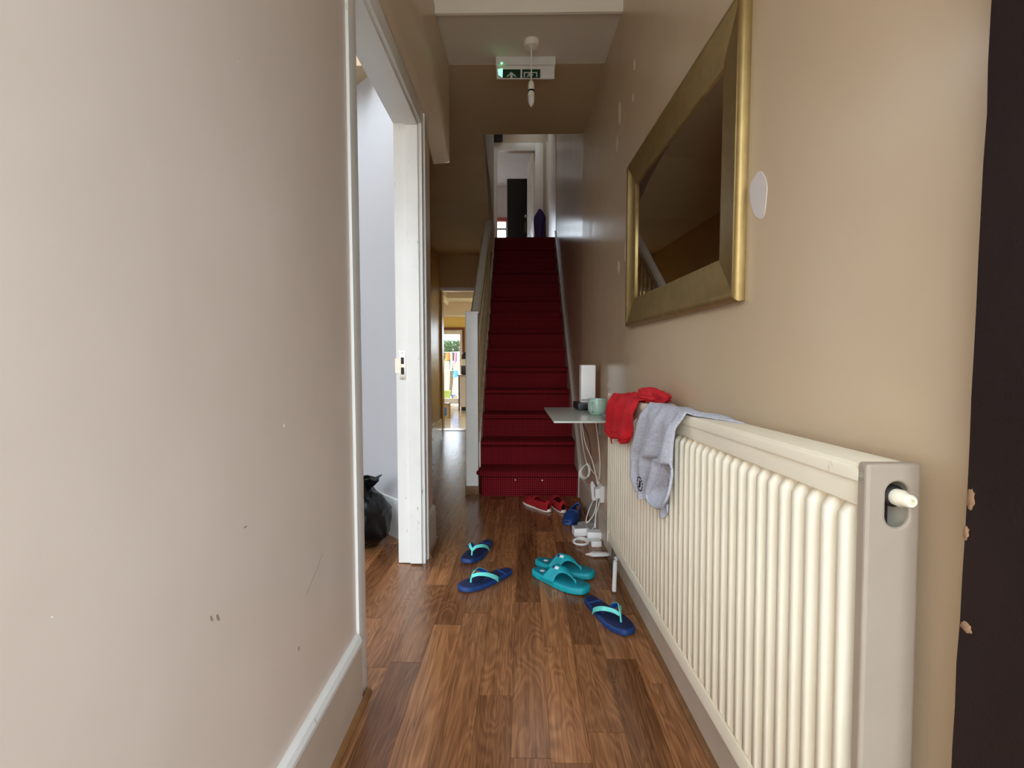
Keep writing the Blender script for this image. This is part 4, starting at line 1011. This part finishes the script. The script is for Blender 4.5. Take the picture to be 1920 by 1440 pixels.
grid('tied_neck', 24, 8, knot, 'bin_bag', bgx, 0.002)

# ------------------------------------------------------------------ footwear
def outline(L, W, n=40, heel=0.78, waist=0.72, side=1):
    P = []
    for i in range(n):
        a = 2*PI*i/n; s_ = 0.5-0.5*math.cos(a); up_ = math.sin(a)
        wv = math.sqrt(max(0, 1-(2*s_-1)**2))**0.66
        prof_ = heel+(waist-heel)*math.sin(min(1, s_/0.45)*PI)**2*0.8+(1-heel)*max(0, min(1, (s_-0.4)/0.3))
        sgn = 1 if up_ >= 0 else -1
        asym = 1+0.10*side*sgn*max(0, s_-0.5)*(1 if s_ < 0.85 else 0.5)
        P.append((-L/2+L*s_, sgn*W/2*wv*prof_*asym))
    return P
def slab(name, P, z0, z1, mat, parent, inset=0.006, curl=0.0, L=0.27, tread=0.0):
    bm = bmesh.new(); rings = []; n_ = len(P)
    zc = lambda x: curl*(max(0, x/(L/2))**3)*1.0+curl*0.4*(max(0, -x/(L/2))**3)
    for ins, z in ((inset, z0), (0, z0+inset*0.7), (0, z1-inset*0.7), (inset*0.7, z1)):
        rings.append([bm.verts.new((x*(1-ins/(L/2)), y*(1-ins/0.045)*(1+(tread*math.sin(i*2.6) if z < z1-inset else 0)), z+zc(x)*(1 if z > z0+inset else 0.7))) for i, (x, y) in enumerate(P)])
    for a_, b_ in zip(rings, rings[1:]):
        for i in range(n_): bm.faces.new((a_[i], a_[(i+1) % n_], b_[(i+1) % n_], b_[i]))
    bm.faces.new(rings[0][::-1]); bm.faces.new(rings[-1])
    bmesh.ops.triangulate(bm, faces=[f for f in bm.faces if len(f.verts) > 4])
    return from_bm(name, bm, mat, parent, True)
def place(o, heel, toe):
    h_, t_ = Vector(heel), Vector(toe); c_ = (h_+t_)/2; o.location = (c_.x, c_.y, 0.0); o.rotation_euler = (0, 0, math.atan2((t_-h_).y, (t_-h_).x))
def ribbon(name, path, wid, parent, thick=0.003):
    pts = catmull(path, 6); n_ = len(pts); bm = bmesh.new(); R_ = []
    for i, p_ in enumerate(pts):
        t = (pts[min(i+1, n_-1)]-pts[max(i-1, 0)]).normalized()
        side = t.cross(Vector((0, 0, 1))); out = Vector((0, math.copysign(1, p_.y if abs(p_.y) > 0.003 else path[-1][1]), 0.9)).normalized()
        wd = t.cross(out).normalized(); nn = wd.cross(t).normalized()
        if nn.dot(out) < 0: nn = -nn
        w_ = wid(i/(n_-1))/2
        R_.append([bm.verts.new(q) for q in (p_+wd*w_+nn*thick, p_-wd*w_+nn*thick, p_-wd*w_, p_+wd*w_)])
    for a_, b_ in zip(R_, R_[1:]):
        for q in range(4):
            f_ = bm.faces.new((a_[q], a_[(q+1) % 4], b_[(q+1) % 4], b_[q])); f_.material_index = 0 if q != 2 else 1
    bm.faces.new(R_[0]); bm.faces.new(R_[-1][::-1])
    return from_bm(name, bm, ['mint_strap', 'blue_strap'], parent, True)
def flip_flop(label, heel, toe, side):
    L = 0.272; o = empty('flip_flop'); tag(o, label, 'flip-flop', 'blue flip-flops scattered on the hall floor'); place(o, heel, toe)
    P = outline(L, 0.102, 48, 0.74, 0.66, side)
    so = slab('sole', P, 0.0, 0.019, 'navy_rubber', o, 0.004, 0.006, L)
    P2 = [(x*0.945, y*0.90) for x, y in P]
    slab('footbed', P2, 0.0165, 0.0205, 'navy_bed', so, 0.001, 0.006, L)
    tp = (0.072, 0.004*side, 0.044)
    for s_ in (1, -1):
        ribbon('strap', [tp, (0.055, s_*0.014, 0.054), (0.022, s_*0.034, 0.050), (-0.012, s_*0.042, 0.032), (-0.030, s_*0.041, 0.016)], lambda t: 0.011+0.010*t, o)
    tube('toe_post', [(0.078, 0.004*side, 0.018), (0.076, 0.004*side, 0.032), (0.071, 0.004*side, 0.049)], 0.0035, 'mint_strap', o)
    st_ = box('strap_mark', (0.028, 0.036, 0.0435*side*-1-0.004*side, 0.0435*side*-1+0.004*side, 0.040, 0.044) if side < 0 else (0.028, 0.036, -0.0475, -0.0395, 0.040, 0.044), 'logo_navy', o)
    box('heel_stripe', (-0.085, -0.079, -0.030, 0.030, 0.0195, 0.0212), 'blue_strap', o)
    return o
flip_flop('blue flip-flop with mint straps nearest the white door jamb', (-0.148, 2.445), (-0.248, 2.185), 1)
flip_flop('blue flip-flop with mint straps lying in the middle of the floor', (-0.026, 2.115), (-0.252, 1.915), -1)
flip_flop('blue flip-flop with mint straps closest to the camera beside the radiator', (0.258, 1.885), (0.384, 1.600), 1)

def thong(label, heel, toe, side):
    L = 0.282; o = empty('thong_slipper'); tag(o, label, 'slipper', 'pair of teal slippers'); place(o, heel, toe)
    P = outline(L, 0.112, 56, 0.80, 0.74, side)
    so = slab('sole', P, 0.0, 0.026, 'teal_rubber', o, 0.005, 0.006, L, 0.018)
    P2 = [(x*0.93, y*0.87) for x, y in P]
    slab('footbed', P2, 0.024, 0.0275, 'teal_bed', so, 0.001, 0.006, L)
    def st_(u, v):                                                  # u across the foot, v from back edge to front edge
        t = 2*u-1; a = abs(t)
        back = -0.058+0.034*(1-a**1.6); front = 0.000+0.080*(1-a)**2.2+0.004
        x = back+(front-back)*v
        wid = 0.050 if x < 0.02 else 0.050*(1-0.55*(x-0.02)/0.064)
        arch_ = 0.056*(1-0.85*max(0, (x-0.01)/0.076)**1.5)
        return Vector((x, t*wid, 0.018+arch_*math.cos(t*PI/2)**0.75))
    grid('strap', 32, 10, st_, 'teal_rubber', o, 0.006)
    tube('toe_post', [(0.082, 0, 0.024), (0.080, 0, 0.034), (0.074, 0, 0.042)], 0.005, 'teal_rubber', o)
    def lab(x0, x1, y0, y1):
        P_ = []
        for x, t in ((x0, y0), (x1, y0), (x1, y1), (x0, y1)):
            a = abs(t); P_.append((x, t*0.052, 0.018+0.056*math.cos(t*PI/2)**0.75+0.0045))
        return P_
    def quad(nm, q, mat):
        bm = bmesh.new(); A = [bm.verts.new(p_) for p_ in q]; B = [bm.verts.new((x, y, z-0.004)) for x, y, z in q]; bm.faces.new(A)
        for i in range(4): bm.faces.new((A[i], A[(i+1) % 4], B[(i+1) % 4], B[i]))
        return from_bm(nm, bm, mat, o)
    quad('strap_logo', lab(-0.012, 0.006, -0.42, -0.22), 'logo_white'); quad('strap_logo', lab(-0.024, -0.014, -0.42, -0.24), 'logo_navy')
    lathe('heel_logo', [(0, 0.0015), (0.010, 0.0012), (0.011, 0)], 'logo_white', o, 16, (-0.092, 0, 0.0275))
    return o
thong('teal thong slipper lying behind its pair with its white logo farther away', (0.070, 2.205), (0.326, 2.045), 1)
thong('nearer teal thong slipper with white logo, overlapping the one behind', (0.058, 2.105), (0.280, 1.908), -1)

def slip_on(name, label, heel, toe, upper, sole_m, open_to=0.52, Hh=0.062, L=0.262, group=None):
    o = empty(name); tag(o, label, 'shoe', group); place(o, heel, toe)
    P = outline(L, 0.094, 44, 0.76, 0.72, 1)
    slab('sole', P, 0.0, 0.016, sole_m, o, 0.003, 0.006, L)
    def W_(s_):
        wv = math.sqrt(max(0.0, 1-(2*s_-1)**2))**0.6
        return 0.0445*wv*(0.76+0.24*max(0, min(1, (s_-0.4)/0.3)))
    def up_(u, v):
        s_ = 0.02+0.965*u; a = PI*v
        hgt = (Hh*(1-0.2*max(0, s_-0.1)) if s_ < open_to else Hh*0.92*(1-((s_-open_to)/(1-open_to))**2.0*0.72))*(0.35+0.65*min(1, s_/0.06)**0.5)
        w_ = W_(s_)
        return Vector((-L/2+L*s_, w_*math.cos(a)*(1+0.05*math.sin(a)), 0.012+hgt*math.sin(a)**0.8))
    uo = grid('upper', 36, 24, up_, upper, o, 0.003, lambda u, v: u < open_to-0.03 and u > 0.05 and 0.24 < v < 0.76)
    slab('insole', [(x*0.90, y*0.86) for x, y in P], 0.015, 0.019, 'black_plastic', o, 0.001, 0.005, L)
    ring = [up_(0.05, 0.5-0.26*math.cos(PI*q/8)) for q in range(9)]
    ring = [up_(0.055+(open_to-0.085)*q/10, 0.24) for q in range(11)] + [up_(open_to-0.03, 0.24+0.52*q/8) for q in range(1, 8)] + [up_(open_to-0.03-(open_to-0.085)*q/10, 0.76) for q in range(11)] + [up_(0.055, 0.76-0.52*q/8) for q in range(1, 8)]
    bm = bmesh.new(); b_tube(bm, ring, 0.0026, 6, True); from_bm('collar', bm, upper if sole_m == 'sole_white' else 'blue_strap', o, True)
    return o
slip_on('slip_on_shoe', 'left one of the red canvas shoes by the bottom step', (0.182, 2.945), (0.040, 3.150), 'red_canvas', 'sole_white', group='pair of red shoes')
slip_on('slip_on_shoe', 'right one of the red canvas shoes, beside the navy clog', (0.268, 2.930), (0.205, 3.170), 'red_canvas', 'sole_white', group='pair of red shoes')
slip_on('clog', 'navy blue clog by the wall next to the red shoes', (0.350, 2.905), (0.272, 2.710), 'navy_rubber', 'navy_rubber', 0.60, 0.060, 0.235)
